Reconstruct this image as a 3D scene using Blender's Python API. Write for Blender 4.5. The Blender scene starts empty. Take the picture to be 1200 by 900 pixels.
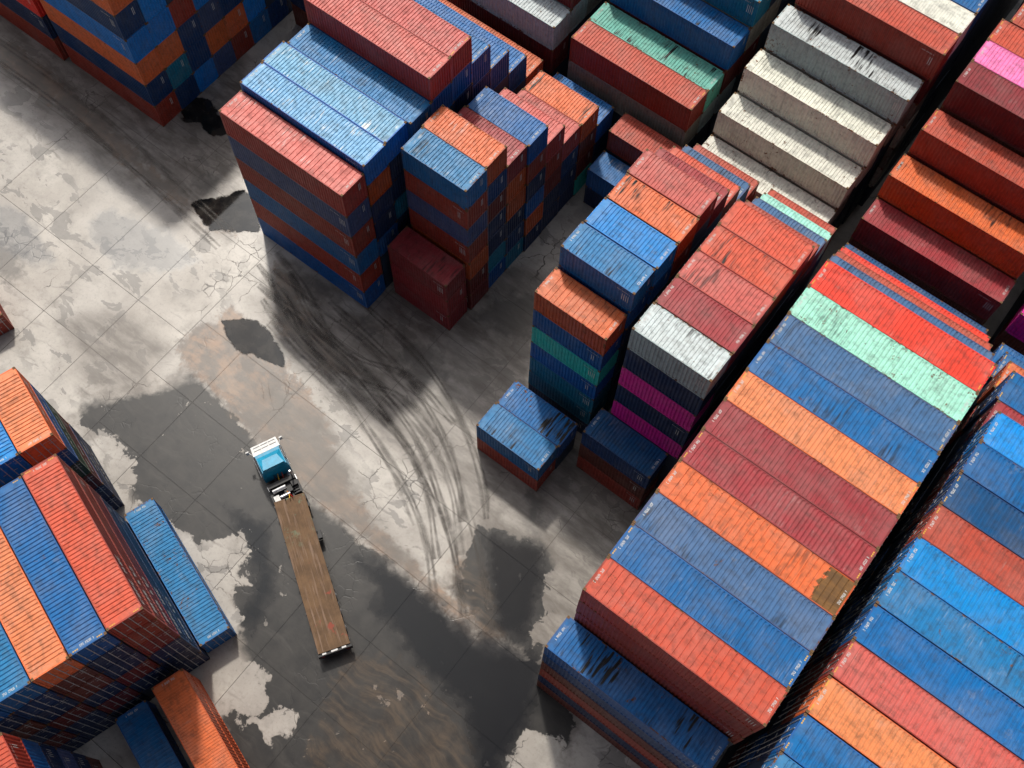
import bpy, math, random
import numpy as np
from mathutils import Matrix, Vector

# ------------------------------------------------------------------ scene, camera, light
sc = bpy.context.scene
COL = sc.collection
random.seed(11)

FPX = 1300.41                                   # focal length in pixels of a 1200 px wide frame
HEAD, TILT, ROLL = 0.62966, 0.41503, 0.03156    # heading, tilt from nadir, roll
CAM = Vector((48.335, -28.1725, 84.981))
cam_data = bpy.data.cameras.new("camera")
cam_data.sensor_width = 36.0
cam_data.lens = FPX / 1200.0 * 36.0
cam_data.clip_start = 0.5
cam_data.clip_end = 3000.0
cam = bpy.data.objects.new("camera", cam_data)
RC = Matrix.Rotation(HEAD, 3, 'Z') @ Matrix.Rotation(TILT, 3, 'X') @ Matrix.Rotation(ROLL, 3, 'Z')
cam.matrix_world = Matrix.Translation(CAM) @ RC.to_4x4()
COL.objects.link(cam)
sc.camera = cam

SUN_AZ, SUN_EL = math.radians(139.0), math.radians(56.5)     # measured counter-clockwise from +X
world = bpy.data.worlds.new("World")
sc.world = world
world.use_nodes = True
wn = world.node_tree
wn.nodes.clear()
sky = wn.nodes.new('ShaderNodeTexSky')
sky.sky_type = 'NISHITA'
sky.sun_disc = False
sky.sun_elevation = SUN_EL
sky.sun_rotation = math.pi / 2 - SUN_AZ
sky.air_density = 0.8
sky.dust_density = 6.0
sky.ozone_density = 0.5
bg = wn.nodes.new('ShaderNodeBackground')
bg.inputs['Strength'].default_value = 0.082
wo = wn.nodes.new('ShaderNodeOutputWorld')
tcw = wn.nodes.new('ShaderNodeTexCoord')
spw = wn.nodes.new('ShaderNodeSeparateXYZ'); wn.links.new(tcw.outputs['Generated'], spw.inputs[0])
den = wn.nodes.new('ShaderNodeMath'); den.operation = 'ADD'; den.inputs[1].default_value = 0.3
mx = wn.nodes.new('ShaderNodeMath'); mx.operation = 'MAXIMUM'; mx.inputs[1].default_value = 0.0
wn.links.new(spw.outputs[2], mx.inputs[0]); wn.links.new(mx.outputs[0], den.inputs[0])
cmb = wn.nodes.new('ShaderNodeCombineXYZ')
for k_ in (0, 1):
    dv = wn.nodes.new('ShaderNodeMath'); dv.operation = 'DIVIDE'
    wn.links.new(spw.outputs[k_], dv.inputs[0]); wn.links.new(den.outputs[0], dv.inputs[1]); wn.links.new(dv.outputs[0], cmb.inputs[k_])
cn = wn.nodes.new('ShaderNodeTexNoise'); cn.inputs['Scale'].default_value = 3.2; cn.inputs['Detail'].default_value = 6; cn.inputs['Roughness'].default_value = 0.58
cn.inputs['Distortion'].default_value = 0.6
wn.links.new(cmb.outputs[0], cn.inputs['Vector'])
cr0 = wn.nodes.new('ShaderNodeMapRange'); cr0.interpolation_type = 'SMOOTHSTEP'
cr0.inputs[1].default_value = 0.40; cr0.inputs[2].default_value = 0.66
wn.links.new(cn.outputs[0], cr0.inputs[0])
bw = wn.nodes.new('ShaderNodeRGBToBW'); wn.links.new(sky.outputs[0], bw.inputs[0])
cg = wn.nodes.new('ShaderNodeMath'); cg.operation = 'MULTIPLY'; cg.inputs[1].default_value = 1.75
wn.links.new(bw.outputs[0], cg.inputs[0])
cmix = wn.nodes.new('ShaderNodeMix'); cmix.data_type = 'RGBA'
wn.links.new(cr0.outputs[0], cmix.inputs[0]); wn.links.new(sky.outputs[0], cmix.inputs[6]); wn.links.new(cg.outputs[0], cmix.inputs[7])
wn.links.new(cmix.outputs[2], bg.inputs[0])
wn.links.new(bg.outputs[0], wo.inputs[0])

sun_data = bpy.data.lights.new("sun", 'SUN')
sun_data.energy = 2.7
sun_data.angle = math.radians(3.5)
sun_data.color = (1.0, 0.94, 0.85)
sun = bpy.data.objects.new("sun", sun_data)
to_sun = Vector((math.cos(SUN_EL) * math.cos(SUN_AZ), math.cos(SUN_EL) * math.sin(SUN_AZ), math.sin(SUN_EL)))
sun.rotation_euler = to_sun.to_track_quat('Z', 'Y').to_euler()
COL.objects.link(sun)

sc.view_settings.view_transform = 'Standard'
sc.view_settings.look = 'None'
sc.view_settings.exposure = 0.02
sc.view_settings.gamma = 1.0
sc.view_settings.use_curve_mapping = False
sc.render.engine = 'CYCLES'

# ------------------------------------------------------------------ helpers
def lin(c):
    return tuple(((v / 255.0) / 12.92 if v / 255.0 <= 0.04045 else ((v / 255.0 + 0.055) / 1.055) ** 2.4) for v in c)

class MB:
    """collects boxes / quads; build() makes one mesh"""
    def __init__(s):
        s.v = []; s.f = []
    def box(s, x0, x1, y0, y1, z0, z1):
        b = len(s.v)
        s.v += [(x0, y0, z0), (x1, y0, z0), (x1, y1, z0), (x0, y1, z0), (x0, y0, z1), (x1, y0, z1), (x1, y1, z1), (x0, y1, z1)]
        s.f += [tuple(b + i for i in q) for q in ((0, 3, 2, 1), (4, 5, 6, 7), (0, 1, 5, 4), (1, 2, 6, 5), (2, 3, 7, 6), (3, 0, 4, 7))]
    def hexa(s, pts):                      # 8 points in box order
        b = len(s.v); s.v += list(pts)
        s.f += [tuple(b + i for i in q) for q in ((0, 3, 2, 1), (4, 5, 6, 7), (0, 1, 5, 4), (1, 2, 6, 5), (2, 3, 7, 6), (3, 0, 4, 7))]
    def quad(s, a, b_, c, d):
        b = len(s.v); s.v += [a, b_, c, d]; s.f.append((b, b + 1, b + 2, b + 3))
    def cyl(s, p0, p1, r, n=14, r1=None):
        p0, p1 = Vector(p0), Vector(p1); d = (p1 - p0).normalized()
        a = d.orthogonal().normalized(); c = d.cross(a); r1 = r if r1 is None else r1
        b = len(s.v)
        for k in range(n):
            t = 2 * math.pi * k / n; o = a * math.cos(t) + c * math.sin(t)
            s.v.append(tuple(p0 + o * r)); s.v.append(tuple(p1 + o * r1))
        for k in range(n):
            i, j = b + 2 * k, b + 2 * ((k + 1) % n)
            s.f.append((i, j, j + 1, i + 1))
        s.f.append(tuple(b + 2 * k for k in range(n))[::-1]); s.f.append(tuple(b + 2 * k + 1 for k in range(n)))
    def mesh(s, name, mat=None):
        m = bpy.data.meshes.new(name); m.from_pydata(s.v, [], s.f); m.update()
        if mat: m.materials.append(mat)
        return m

def link(name, mesh, parent=None, loc=(0, 0, 0), rz=0.0, color=None):
    o = bpy.data.objects.new(name, mesh)
    if parent: o.parent = parent
    o.location = loc; o.rotation_euler = (0, 0, rz)
    if color is not None: o.color = (*color, 1.0)
    COL.objects.link(o)
    return o

def tag(o, label=None, cat=None, group=None, kind=None):
    if label: o['label'] = label
    if cat: o['category'] = cat
    if group: o['group'] = group
    if kind: o['kind'] = kind
    return o

class NT:
    def __init__(s, name):
        s.m = bpy.data.materials.new(name); s.m.use_nodes = True
        s.t = s.m.node_tree; s.t.nodes.clear()
        s.out = s.n('ShaderNodeOutputMaterial'); s.bsdf = s.n('ShaderNodeBsdfPrincipled')
        s.l(s.bsdf.outputs[0], s.out.inputs[0])
    def n(s, t, **k):
        o = s.t.nodes.new(t)
        for a, b in k.items(): setattr(o, a, b)
        return o
    def l(s, a, b): s.t.links.new(a, b)
    def set(s, node, i, v):
        if hasattr(v, 'is_linked') or hasattr(v, 'links'): s.l(v, node.inputs[i])
        elif v is not None: node.inputs[i].default_value = v
    def math(s, op, a, b=None, c=None, clamp=False):
        o = s.n('ShaderNodeMath', operation=op); o.use_clamp = clamp
        s.set(o, 0, a); s.set(o, 1, b); s.set(o, 2, c)
        return o.outputs[0]
    def mix(s, f, a, b, blend='MIX'):
        o = s.n('ShaderNodeMix', data_type='RGBA', blend_type=blend); o.clamp_factor = True
        s.set(o, 0, f); s.set(o, 6, a); s.set(o, 7, b)
        return o.outputs[2]
    def ramp(s, v, lo, hi, a=0.0, b=1.0):
        o = s.n('ShaderNodeMapRange'); o.clamp = True; o.interpolation_type = 'SMOOTHSTEP'
        s.set(o, 0, v); s.set(o, 1, lo); s.set(o, 2, hi); s.set(o, 3, a); s.set(o, 4, b)
        return o.outputs[0]
    def noise(s, vec, scale, detail=4.0, rough=0.55, dist=0.0):
        o = s.n('ShaderNodeTexNoise'); s.set(o, 'Vector', vec)
        o.inputs['Scale'].default_value = scale; o.inputs['Detail'].default_value = detail
        o.inputs['Roughness'].default_value = rough; o.inputs['Distortion'].default_value = dist
        return o.outputs[0]
    def vmul(s, v, w):
        o = s.n('ShaderNodeVectorMath', operation='MULTIPLY'); s.set(o, 0, v); s.set(o, 1, w); return o.outputs[0]
    def vadd(s, v, w):
        o = s.n('ShaderNodeVectorMath', operation='ADD'); s.set(o, 0, v); s.set(o, 1, w); return o.outputs[0]
    def comb(s, x, y, z):
        o = s.n('ShaderNodeCombineXYZ'); s.set(o, 0, x); s.set(o, 1, y); s.set(o, 2, z); return o.outputs[0]
    def bump(s, h, strength=0.3, dist=0.02):
        o = s.n('ShaderNodeBump'); o.inputs['Strength'].default_value = strength; o.inputs['Distance'].default_value = dist
        s.l(h, o.inputs['Height']); s.l(o.outputs[0], s.bsdf.inputs['Normal'])

def plain(name, rgb, rough=0.6, metal=0.0, var=0.25, scale=3.0):
    t = NT(name); g = t.n('ShaderNodeTexCoord')
    n = t.noise(g.outputs['Object'], scale, 5)
    f = t.ramp(n, 0.3, 0.75, 1 - var, 1 + var * 0.4)
    c = t.n('ShaderNodeMix', data_type='RGBA', blend_type='MULTIPLY'); c.inputs[0].default_value = 1
    c.inputs[6].default_value = (*rgb, 1); t.l(f, c.inputs[7])
    t.l(c.outputs[2], t.bsdf.inputs['Base Color'])
    t.bsdf.inputs['Roughness'].default_value = rough; t.bsdf.inputs['Metallic'].default_value = metal
    return t.m

# ------------------------------------------------------------------ container paint
def paint_material(name, roof):
    t = NT(name)
    oi = t.n('ShaderNodeObjectInfo'); tc = t.n('ShaderNodeTexCoord')
    off = t.vmul(t.comb(oi.outputs['Random'], oi.outputs['Random'], oi.outputs['Random']), (173.0, 91.0, 57.0))
    P = t.vadd(tc.outputs['Object'], off)
    def prop(nm):
        a = t.n('ShaderNodeAttribute'); a.attribute_type = 'OBJECT'; a.attribute_name = nm; return a.outputs['Fac']
    wear, soot, scuff_glare = prop('wear'), prop('soot'), prop('scuff_glare')
    col = oi.outputs['Color']
    # broad fading and dust
    n1 = t.noise(P, 0.45, 3, 0.6)
    col = t.mix(t.ramp(n1, 0.38, 0.7, 0.0, 0.34 if roof else 0.26), col, t.mix(0.5, col, (0.30, 0.27, 0.24, 1)))
    n2 = t.noise(P, 2.3, 4, 0.65)
    col = t.mix(t.ramp(n2, 0.42, 0.75, 0.0, 0.6 if roof else 0.45), col, t.mix(0.7, col, (0.025, 0.021, 0.018, 1)))
    if roof:
        # grime washed along the roof, scratches from spreaders and lashing gear
        gw = t.noise(t.vmul(P, (0.35, 1.4, 1.0)), 1.1, 5, 0.7)
        col = t.mix(t.ramp(gw, 0.52, 0.72, 0.0, 0.55), col, t.mix(0.6, col, (0.05, 0.042, 0.035, 1)))
        fp = t.noise(t.vadd(P, (17.0, 3.0, 0.0)), 0.9, 6, 0.7)
        col = t.mix(t.ramp(fp, 0.62, 0.66, 0.0, 0.2), col, t.mix(0.55, col, (0.45, 0.42, 0.38, 1)))
        sk = t.noise(t.vmul(t.vadd(P, (0.0, 5.0, 0.0)), (9.0, 0.7, 1.0)), 1.0, 2, 0.5)
        col = t.mix(t.math('MULTIPLY', t.ramp(sk, 0.67, 0.71, 0.0, 0.3), t.ramp(fp, 0.45, 0.6)), col, t.mix(0.6, col, (0.55, 0.52, 0.48, 1)))
        S = t.vmul(P, (3.2, 0.33, 1.0))           # streaks run across the roof between the ribs
        s1 = t.noise(S, 1.5, 2, 0.5)
        s2 = t.noise(t.vmul(P, (0.5, 0.35, 1.0)), 1.0, 2, 0.5)
        region = t.ramp(s2, 0.5, 0.64)
        sm = t.math('MULTIPLY', t.ramp(s1, 0.5, 0.66), region)
        patch = prop('patch')
        sx_ = t.n('ShaderNodeSeparateXYZ'); t.l(tc.outputs['Object'], sx_.inputs[0])
        pe = t.math('ADD', t.math('SUBTRACT', sx_.outputs[0], patch), t.math('MULTIPLY_ADD', n2, 1.6, -0.8))
        col = t.mix(t.math('MULTIPLY', t.ramp(pe, 0.0, 0.08), t.ramp(patch, 0.01, 0.02)), col, t.mix(t.ramp(gw, 0.35, 0.6), (0.21, 0.10, 0.026, 1), (0.12, 0.06, 0.02, 1)))
        soot = t.math('MULTIPLY', soot, 1.9)
        col = t.mix(t.math('MULTIPLY', sm, soot, clamp=True), col, (0.012, 0.011, 0.011, 1))
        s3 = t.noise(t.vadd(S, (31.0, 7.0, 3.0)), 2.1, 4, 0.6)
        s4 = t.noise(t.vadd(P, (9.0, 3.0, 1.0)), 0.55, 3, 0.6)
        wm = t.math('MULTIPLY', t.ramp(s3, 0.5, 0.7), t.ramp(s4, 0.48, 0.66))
        col = t.mix(t.math('MULTIPLY', wm, scuff_glare, clamp=True), col, (0.75, 0.75, 0.72, 1))  # white scuffs; on the pale blue roofs also glare painted as colour
    else:
        V = t.vmul(P, (1.6, 1.6, 0.18))
        s1 = t.noise(V, 2.0, 4, 0.6)
        col = t.mix(t.ramp(s1, 0.5, 0.8, 0.0, 0.45), col, t.mix(0.7, col, (0.03, 0.022, 0.018, 1)))
    # rust
    r1 = t.noise(P, 3.6, 5, 0.7); r2 = t.noise(t.vadd(P, (5.0, 2.0, 8.0)), 0.6, 3, 0.55)
    rv = t.math('ADD', r1, t.math('MULTIPLY_ADD', r2, 0.7, -0.35))
    thr = t.math('MULTIPLY_ADD', wear, -0.24, 0.80)
    rm = t.ramp(rv, thr, t.math('ADD', thr, 0.07))
    rcol = t.mix(t.noise(P, 9.0, 4), (0.05, 0.022, 0.012, 1), (0.24, 0.10, 0.035, 1))
    col = t.mix(rm, col, rcol)
    t.l(col, t.bsdf.inputs['Base Color'])
    rg = t.math('MULTIPLY_ADD', n2, 0.35, 0.32)
    rg = t.math('ADD', rg, t.math('MULTIPLY', rm, 0.3), clamp=True)
    t.l(rg, t.bsdf.inputs['Roughness'])
    t.bsdf.inputs['Specular IOR Level'].default_value = 0.3
    t.bump(t.noise(P, 5.0, 4), 0.25, 0.012)
    return t.m

M_WALL = paint_material("container_wall_paint", False)
M_ROOF = paint_material("container_roof_paint", True)
M_CAST = plain("rusty_casting", (0.20, 0.11, 0.045), 0.7, 0.2, 0.5, 20)
M_BAR = plain("galvanised_bar", (0.50, 0.50, 0.49), 0.5, 0.2, 0.3, 6)
M_MARK = plain("white_marking", (0.62, 0.62, 0.60), 0.6, 0, 0.12, 12)
M_MARKY = plain("yellow_marking", (0.72, 0.42, 0.04), 0.6, 0, 0.15, 12)
M_SEAL = plain("rubber_seal", (0.02, 0.02, 0.02), 0.8)

# ------------------------------------------------------------------ container meshes (origin: centre of floor, X along length)
HS, HC, W = 2.591, 2.896, 2.438
L40, L20 = 12.192, 6.058

def wave(L, period, depth, a=0.30, s=0.20):
    """trapezoid profile along 0..L as (position, offset) list; offset 0 = outer, -depth = inner"""
    n = max(1, round(L / period)); p = L / n; o = []
    for k in range(n):
        x = k * p
        o += [(x, 0.0), (x + p * a, 0.0), (x + p * (a + s), -depth), (x + p * (1 - s), -depth)]
    o.append((L, 0.0))
    return o

MESH = {}
def container_meshes(L, H):
    key = (L, H)
    if key in MESH: return MESH[key]
    h = L / 2; w = W / 2; d = {}
    # frame: posts, rails, headers, floor
    b = MB(); pw = 0.15
    for sx in (-1, 1):
        for sy in (-1, 1):
            x0, x1 = sorted((sx * (h - 0.004), sx * (h - pw))); y0, y1 = sorted((sy * (w - 0.004), sy * (w - 0.13)))
            b.box(x0, x1, y0, y1, 0.115, H - 0.115)
        x0, x1 = sorted((sx * (h - 0.012), sx * (h - 0.11)))
        b.box(x0, x1, -w + 0.17, w - 0.17, H - 0.13, H - 0.022); b.box(x0, x1, -w + 0.17, w - 0.17, 0.02, 0.16)
    for sy in (-1, 1):
        y0, y1 = sorted((sy * (w - 0.008), sy * (w - 0.075)))
        b.box(-h + 0.19, h - 0.19, y0, y1, H - 0.095, H - 0.02); b.box(-h + 0.19, h - 0.19, y0, y1, 0.02, 0.17)
    b.box(-h + 0.12, h - 0.12, -w + 0.08, w - 0.08, 0.05, 0.11)
    d['frame'] = b.mesh("container_frame", M_WALL)
    # corner castings with a hole on the top face
    b = MB()
    for sx in (-1, 1):
        for sy in (-1, 1):
            x0, x1 = sorted((sx * h, sx * (h - 0.178))); y0, y1 = sorted((sy * w, sy * (w - 0.162)))
            b.box(x0, x1, y0, y1, 0.0, 0.118)
            b.box(x0, x1, y0, y1, H - 0.118, H - 0.03)
            for (a0, a1, c0, c1) in ((x0, x0 + 0.055, y0, y1), (x1 - 0.055, x1, y0, y1), (x0 + 0.055, x1 - 0.055, y0, y0 + 0.05), (x0 + 0.055, x1 - 0.055, y1 - 0.05, y1)):
                b.box(a0, a1, c0, c1, H - 0.03, H)
    d['castings'] = b.mesh("container_castings", M_CAST)
    # roofs: flat end plates, ribs across; two rib spacings
    for kind, per, dep, fa, fs in (('dense', 0.275, 0.055, 0.52, 0.10), ('sparse', 0.40, 0.045, 0.80, 0.05), ('fine', 0.209, 0.032, 0.56, 0.08), ('wide', 0.275, 0.036, 0.26, 0.2)):
        b = MB(); zt = H - 0.028; x0 = -h + 0.11; e = 0.34; yy = w - 0.07
        pts = [(x0, 0.0), (x0 + 0.004, 0.0)] + [(x0 + e + px, po) for px, po in wave(2 * (h - 0.11) - 2 * e, per, dep, fa, fs)] + [(h - 0.11, 0.0)]
        for i, (px, po) in enumerate(pts):
            z = zt + po
            b.v += [(px, -yy, zt if i in (0, 1) else zt - 0.004 + 0.0), (px, -yy + 0.09, z), (px, yy - 0.09, z), (px, yy, zt)]
        for i in range(len(pts) - 1):
            for k in range(3):
                p = i * 4 + k; b.f.append((p, p + 4, p + 5, p + 1))
        d['roof_' + kind] = b.mesh("container_roof_" + kind, M_ROOF)
    # side wall (at y = -w, outward -y)
    b = MB(); pts = wave(2 * (h - 0.15), 0.278, 0.050, 0.28, 0.20)
    for px, po in pts:
        x = -h + 0.15 + px; y = -w + 0.012 - po
        b.v += [(x, y, 0.17), (x, y, H - 0.095)]
    for i in range(len(pts) - 1):
        b.f.append((2 * i, 2 * i + 2, 2 * i + 3, 2 * i + 1))
    d['side'] = b.mesh("container_side", M_WALL)
    # end wall (at x = +h, outward +x)
    b = MB(); pts = wave(2 * (w - 0.13), 0.26, 0.062, 0.28, 0.20)
    for py, po in pts:
        y = -w + 0.13 + py; x = h - 0.014 + po
        b.v += [(x, y, 0.16), (x, y, H - 0.13)]
    for i in range(len(pts) - 1):
        b.f.append((2 * i, 2 * i + 2, 2 * i + 3, 2 * i + 1))
    d['end'] = b.mesh("container_end", M_WALL)
    # door leaf: covers y 0.008..w-0.14 at x=+h side, origin same as container
    b = MB(); y0, y1 = 0.008, w - 0.14; z0, z1 = 0.18, H - 0.15; xo = h - 0.045
    b.box(xo - 0.045, xo, y0, y1, z0, z1)
    nrow = 5; ph = (z1 - z0) / nrow
    for k in range(nrow):                  # raised horizontal pans
        za, zb = z0 + k * ph + 0.07, z0 + (k + 1) * ph - 0.07
        b.hexa([(xo - 0.002, y0 + 0.05, za), (xo + 0.016, y0 + 0.07, za + 0.03), (xo + 0.016, y1 - 0.07, za + 0.03), (xo - 0.002, y1 - 0.05, za),
                (xo - 0.002, y0 + 0.05, zb), (xo + 0.016, y0 + 0.07, zb - 0.03), (xo + 0.016, y1 - 0.07, zb - 0.03), (xo - 0.002, y1 - 0.05, zb)])
    d['door'] = b.mesh("container_door", M_WALL)
    b = MB()
    for yy in (y0 + 0.22, y1 - 0.26):
        b.cyl((xo + 0.05, yy, 0.12), (xo + 0.05, yy, H - 0.09), 0.028, 6)
        for zz in (0.5, 1.25, H - 0.55):
            b.box(xo + 0.01, xo + 0.06, yy - 0.03, yy + 0.03, zz - 0.03, zz + 0.03)
    b.box(xo + 0.05, xo + 0.075, y0 + 0.2, y0 + 0.5, 1.05, 1.08)
    d['bars'] = b.mesh("container_locking_bars", M_BAR)
    MESH[key] = d
    return d

# little blocks in the manner of stencilled code numbers, several layouts
def code_blocks(b, org, du, dv, n, s, rng, cw=0.62):
    """n characters of size s along du, strokes laid out at random as the blurred codes in the picture"""
    o = Vector(org); du = Vector(du); dv = Vector(dv)
    x = 0.0
    for k in range(n):
        if k in (4, 10): x += s * 0.7
        w_ = s * cw
        for (a0, a1, c0, c1) in rng.sample([(0, .25, 0, 1), (.75, 1, 0, 1), (0, 1, 0, .22), (0, 1, .78, 1), (0, 1, .4, .6), (.38, .62, 0, 1)], 3):
            p = [o + du * (x + w_ * a) + dv * (s * c) for a, c in ((a0, c0), (a1, c0), (a1, c1), (a0, c1))]
            b.quad(*[tuple(q) for q in p])
        x += s * cw * 1.28

MARK = {}
def marking_mesh(L, H, kind, var):
    key = (L, H, kind, var)
    if key in MARK: return MARK[key]
    r = random.Random(hash((round(L), var, len(kind))) & 1023); b = MB(); h = L / 2; w = W / 2
    if kind == 'roof_code':
        for sx in ((1, -1) if var % 3 else ((1,) if var % 2 else (-1,))):
            code_blocks(b, (sx * (h - 0.20) - (0 if sx > 0 else 0.0), -0.45 if sx > 0 else 0.45, H - 0.022), (0, 1 if sx > 0 else -1, 0), (-1 if sx > 0 else 1, 0, 0), 11, 0.16, r, 0.32)
    elif kind == 'roof_stripe':
        for sx in (-1, 1):
            for sy in (-1, 1):
                for k in range(3):
                    y0 = sy * (w - 0.25 - 0.13 * k); y1 = y0 - sy * 0.09
                    ya, yb = sorted((y0, y1)); x0, x1 = sorted((sx * (h - 0.125), sx * (h - 0.20)))
                    b.quad((x0, ya, H - 0.0215), (x1, ya, H - 0.0215), (x1, yb, H - 0.0215), (x0, yb, H - 0.0215))
    elif kind == 'side_code':
        z = H - 0.55
        code_blocks(b, (h - 1.75 if L > 7 else h - 1.35, -w - 0.001, z), (1, 0, 0), (0, 0, 1), 11, 0.105, r)
        for k in range(2 + var % 3):
            x = h - 0.9 + 0.16 * k
            b.quad((x, -w - 0.001, z - 1.05), (x + 0.045, -w - 0.001, z - 1.05), (x + 0.045, -w - 0.001, z - 0.25), (x, -w - 0.001, z - 0.25))
    elif kind == 'end_code':
        for k in range(2):
            y = w - 0.75 + 0.14 * k
            b.quad((h - 0.001, y, H - 1.25), (h - 0.001, y + 0.05, H - 1.25), (h - 0.001, y + 0.05, H - 0.45), (h - 0.001, y, H - 0.45))
    elif kind == 'door_code':
        code_blocks(b, (h - 0.012, 0.18, H - 0.55), (0, 1, 0), (0, 0, 1), 9, 0.12, r)
        for k in range(2):
            code_blocks(b, (h - 0.012, 0.62, H - 0.85 - 0.14 * k), (0, 1, 0), (0, 0, 1), 5 + k % 3, 0.085, r)
    elif kind == 'side_letters':
        n = 7 + var % 4
        code_blocks(b, (-h + 0.6 + 1.2 * (var % 2), -w - 0.001, H - 1.35), (1, 0, 0), (0, 0, 1), n, 0.62 if L > 7 else 0.42, r)
    MARK[key] = b.mesh("marking_" + kind, M_MARK)
    return MARK[key]
MARKY = {}
def yellow(mesh):
    if mesh.name not in MARKY:
        m = mesh.copy(); m.materials.clear(); m.materials.append(M_MARKY); MARKY[mesh.name] = m
    return MARKY[mesh.name]

# ------------------------------------------------------------------ colours: (wall, sunlit weathered roof), words
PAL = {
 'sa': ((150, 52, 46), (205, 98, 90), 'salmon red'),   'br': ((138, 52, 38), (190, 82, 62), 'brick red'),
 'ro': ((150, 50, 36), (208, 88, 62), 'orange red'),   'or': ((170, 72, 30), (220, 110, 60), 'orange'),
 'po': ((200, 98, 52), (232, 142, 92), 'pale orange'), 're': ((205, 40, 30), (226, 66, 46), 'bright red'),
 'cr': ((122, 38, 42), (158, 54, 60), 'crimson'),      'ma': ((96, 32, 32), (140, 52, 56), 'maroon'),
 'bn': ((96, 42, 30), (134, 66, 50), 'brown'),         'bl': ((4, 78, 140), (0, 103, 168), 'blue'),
 'mb': ((22, 94, 148), (26, 122, 176), 'steel blue'),  'pb': ((14, 96, 172), (118, 180, 220), 'pale blue'),  # pb roof: faded blue, paled further with glare in the colour
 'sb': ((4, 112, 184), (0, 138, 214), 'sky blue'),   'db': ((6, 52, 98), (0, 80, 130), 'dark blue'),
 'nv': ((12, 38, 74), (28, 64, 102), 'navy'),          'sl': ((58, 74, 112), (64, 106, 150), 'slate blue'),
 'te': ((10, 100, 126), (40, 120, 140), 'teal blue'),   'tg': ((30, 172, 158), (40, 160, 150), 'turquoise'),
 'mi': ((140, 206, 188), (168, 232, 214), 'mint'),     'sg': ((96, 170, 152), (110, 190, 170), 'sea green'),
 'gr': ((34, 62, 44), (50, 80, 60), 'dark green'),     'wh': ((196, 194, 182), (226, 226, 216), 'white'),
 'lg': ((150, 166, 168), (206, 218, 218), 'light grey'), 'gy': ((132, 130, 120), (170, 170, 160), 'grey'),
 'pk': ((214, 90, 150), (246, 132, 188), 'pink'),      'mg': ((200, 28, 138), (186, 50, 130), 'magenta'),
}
h, H = 'h', 'H'
# ------------------------------------------------------------------ stacks
# block: (phrase, angle, door end, [stacks])   stack: x, y, length, heights, colours bottom->top, roof kind, roof wear (rust, soot, white scuffs and painted glare)
def st(x, y, hh, cols, roof='dense', wear=(0.25, 0.2, 0.1), marks='r'):
    return dict(x=x, y=y, hh=hh, cols=cols.split(), roof=roof, wear=wear, marks=marks)

BLOCKS = {}
BLOCKS['upper left block'] = dict(L=L40, door=-1, st=[
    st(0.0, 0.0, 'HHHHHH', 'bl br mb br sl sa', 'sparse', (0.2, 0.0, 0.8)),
    st(-0.03, 2.55, 'hhhhhhh', 'bl nv bl nv nv or pb', 'dense', (0.2, 0.1, 1.2)),  # strong white patches here paint the glare off a wet roof
    st(-0.11, 5.03, 'hhhhhhh', 'nv bl nv te nv nv pb', 'dense', (0.25, 0.1, 1.6)),  # wet roof glare painted white here as well
    st(0.23, 7.5, 'hhhhhhh', 'bl nv nv bl nv nv mb', 'dense', (0.2, 0.15, 0.3)),
    st(0.16, 9.97, 'hhhhhhhh', 'bl nv bl nv nv db bl sa', 'dense', (0.1, 0.05, 0.1)),
    st(0.12, 12.44, 'hhhhhhhh', 'nv bl nv nv bl nv bl sa', 'dense', (0.1, 0.05, 0.1), 'ry'),
    st(-0.1, 14.95, 'HHHHHH', 'nv nv bl nv db bl', 'dense', (0.1, 0.1, 0.1), 'ry'),
    st(-0.15, 17.42, 'HHHHH', 'bl nv nv ma bl', 'dense', (0.1, 0.1, 0.1), 'ry'),
    st(-0.18, 19.9, 'HHHH', 'nv bl nv bl', 'dense', (0.1, 0.1, 0.1), 'ry'),
    st(-0.2, 22.36, 'HHH', 'nv ma or', 'dense', (0.4, 0.2, 0.1))])
BLOCKS['upper middle block'] = dict(L=L20, door=-1, st=[
    st(13.0, 2.72, 'hhh', 'cr cr cr', 'fine', (0.2, 0.35, 0.0), ''),
    st(13.21, 5.42, 'hhhhhhh', 'ma ma or br sl br mb', 'dense', (0.45, 0.35, 0.5)),
    st(13.12, 7.9, 'hhhhhhh', 'bl te nv nv ma db or', 'dense', (0.55, 0.1, 0.9)),
    st(13.15, 10.37, 'hhhhhh', 'te db nv or or cr', 'dense', (0.15, 0.1, 0.1)),
    st(13.3, 12.84, 'hhhhhh', 'nv or bl nv br bl', 'dense', (0.2, 0.1, 0.15)),
    st(13.25, 15.31, 'hhhhh', 'nv nv ma br sa', 'dense', (0.15, 0.25, 0.1)),
    st(13.2, 17.78, 'hhhh', 'nv nv db sa', 'dense', (0.15, 0.15, 0.15)),
    st(13.27, 20.25, 'hhhh', 'tg ma bn or', 'dense', (0.2, 0.75, 0.05)),
    st(13.3, 22.72, 'hhh', 'nv nv bl', 'dense', (0.3, 0.4, 0.2))])
BLOCKS['low stacks in the middle gap'] = dict(L=L20, door=-1, st=[
    st(20.38, 20.25, 'hh', 'nv bl', 'fine', (0.3, 0.2, 0.4), 'r'),
    st(20.43, 22.9, 'hhh', 'nv ma br', 'dense', (0.3, 0.2, 0.1), '')])
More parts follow.
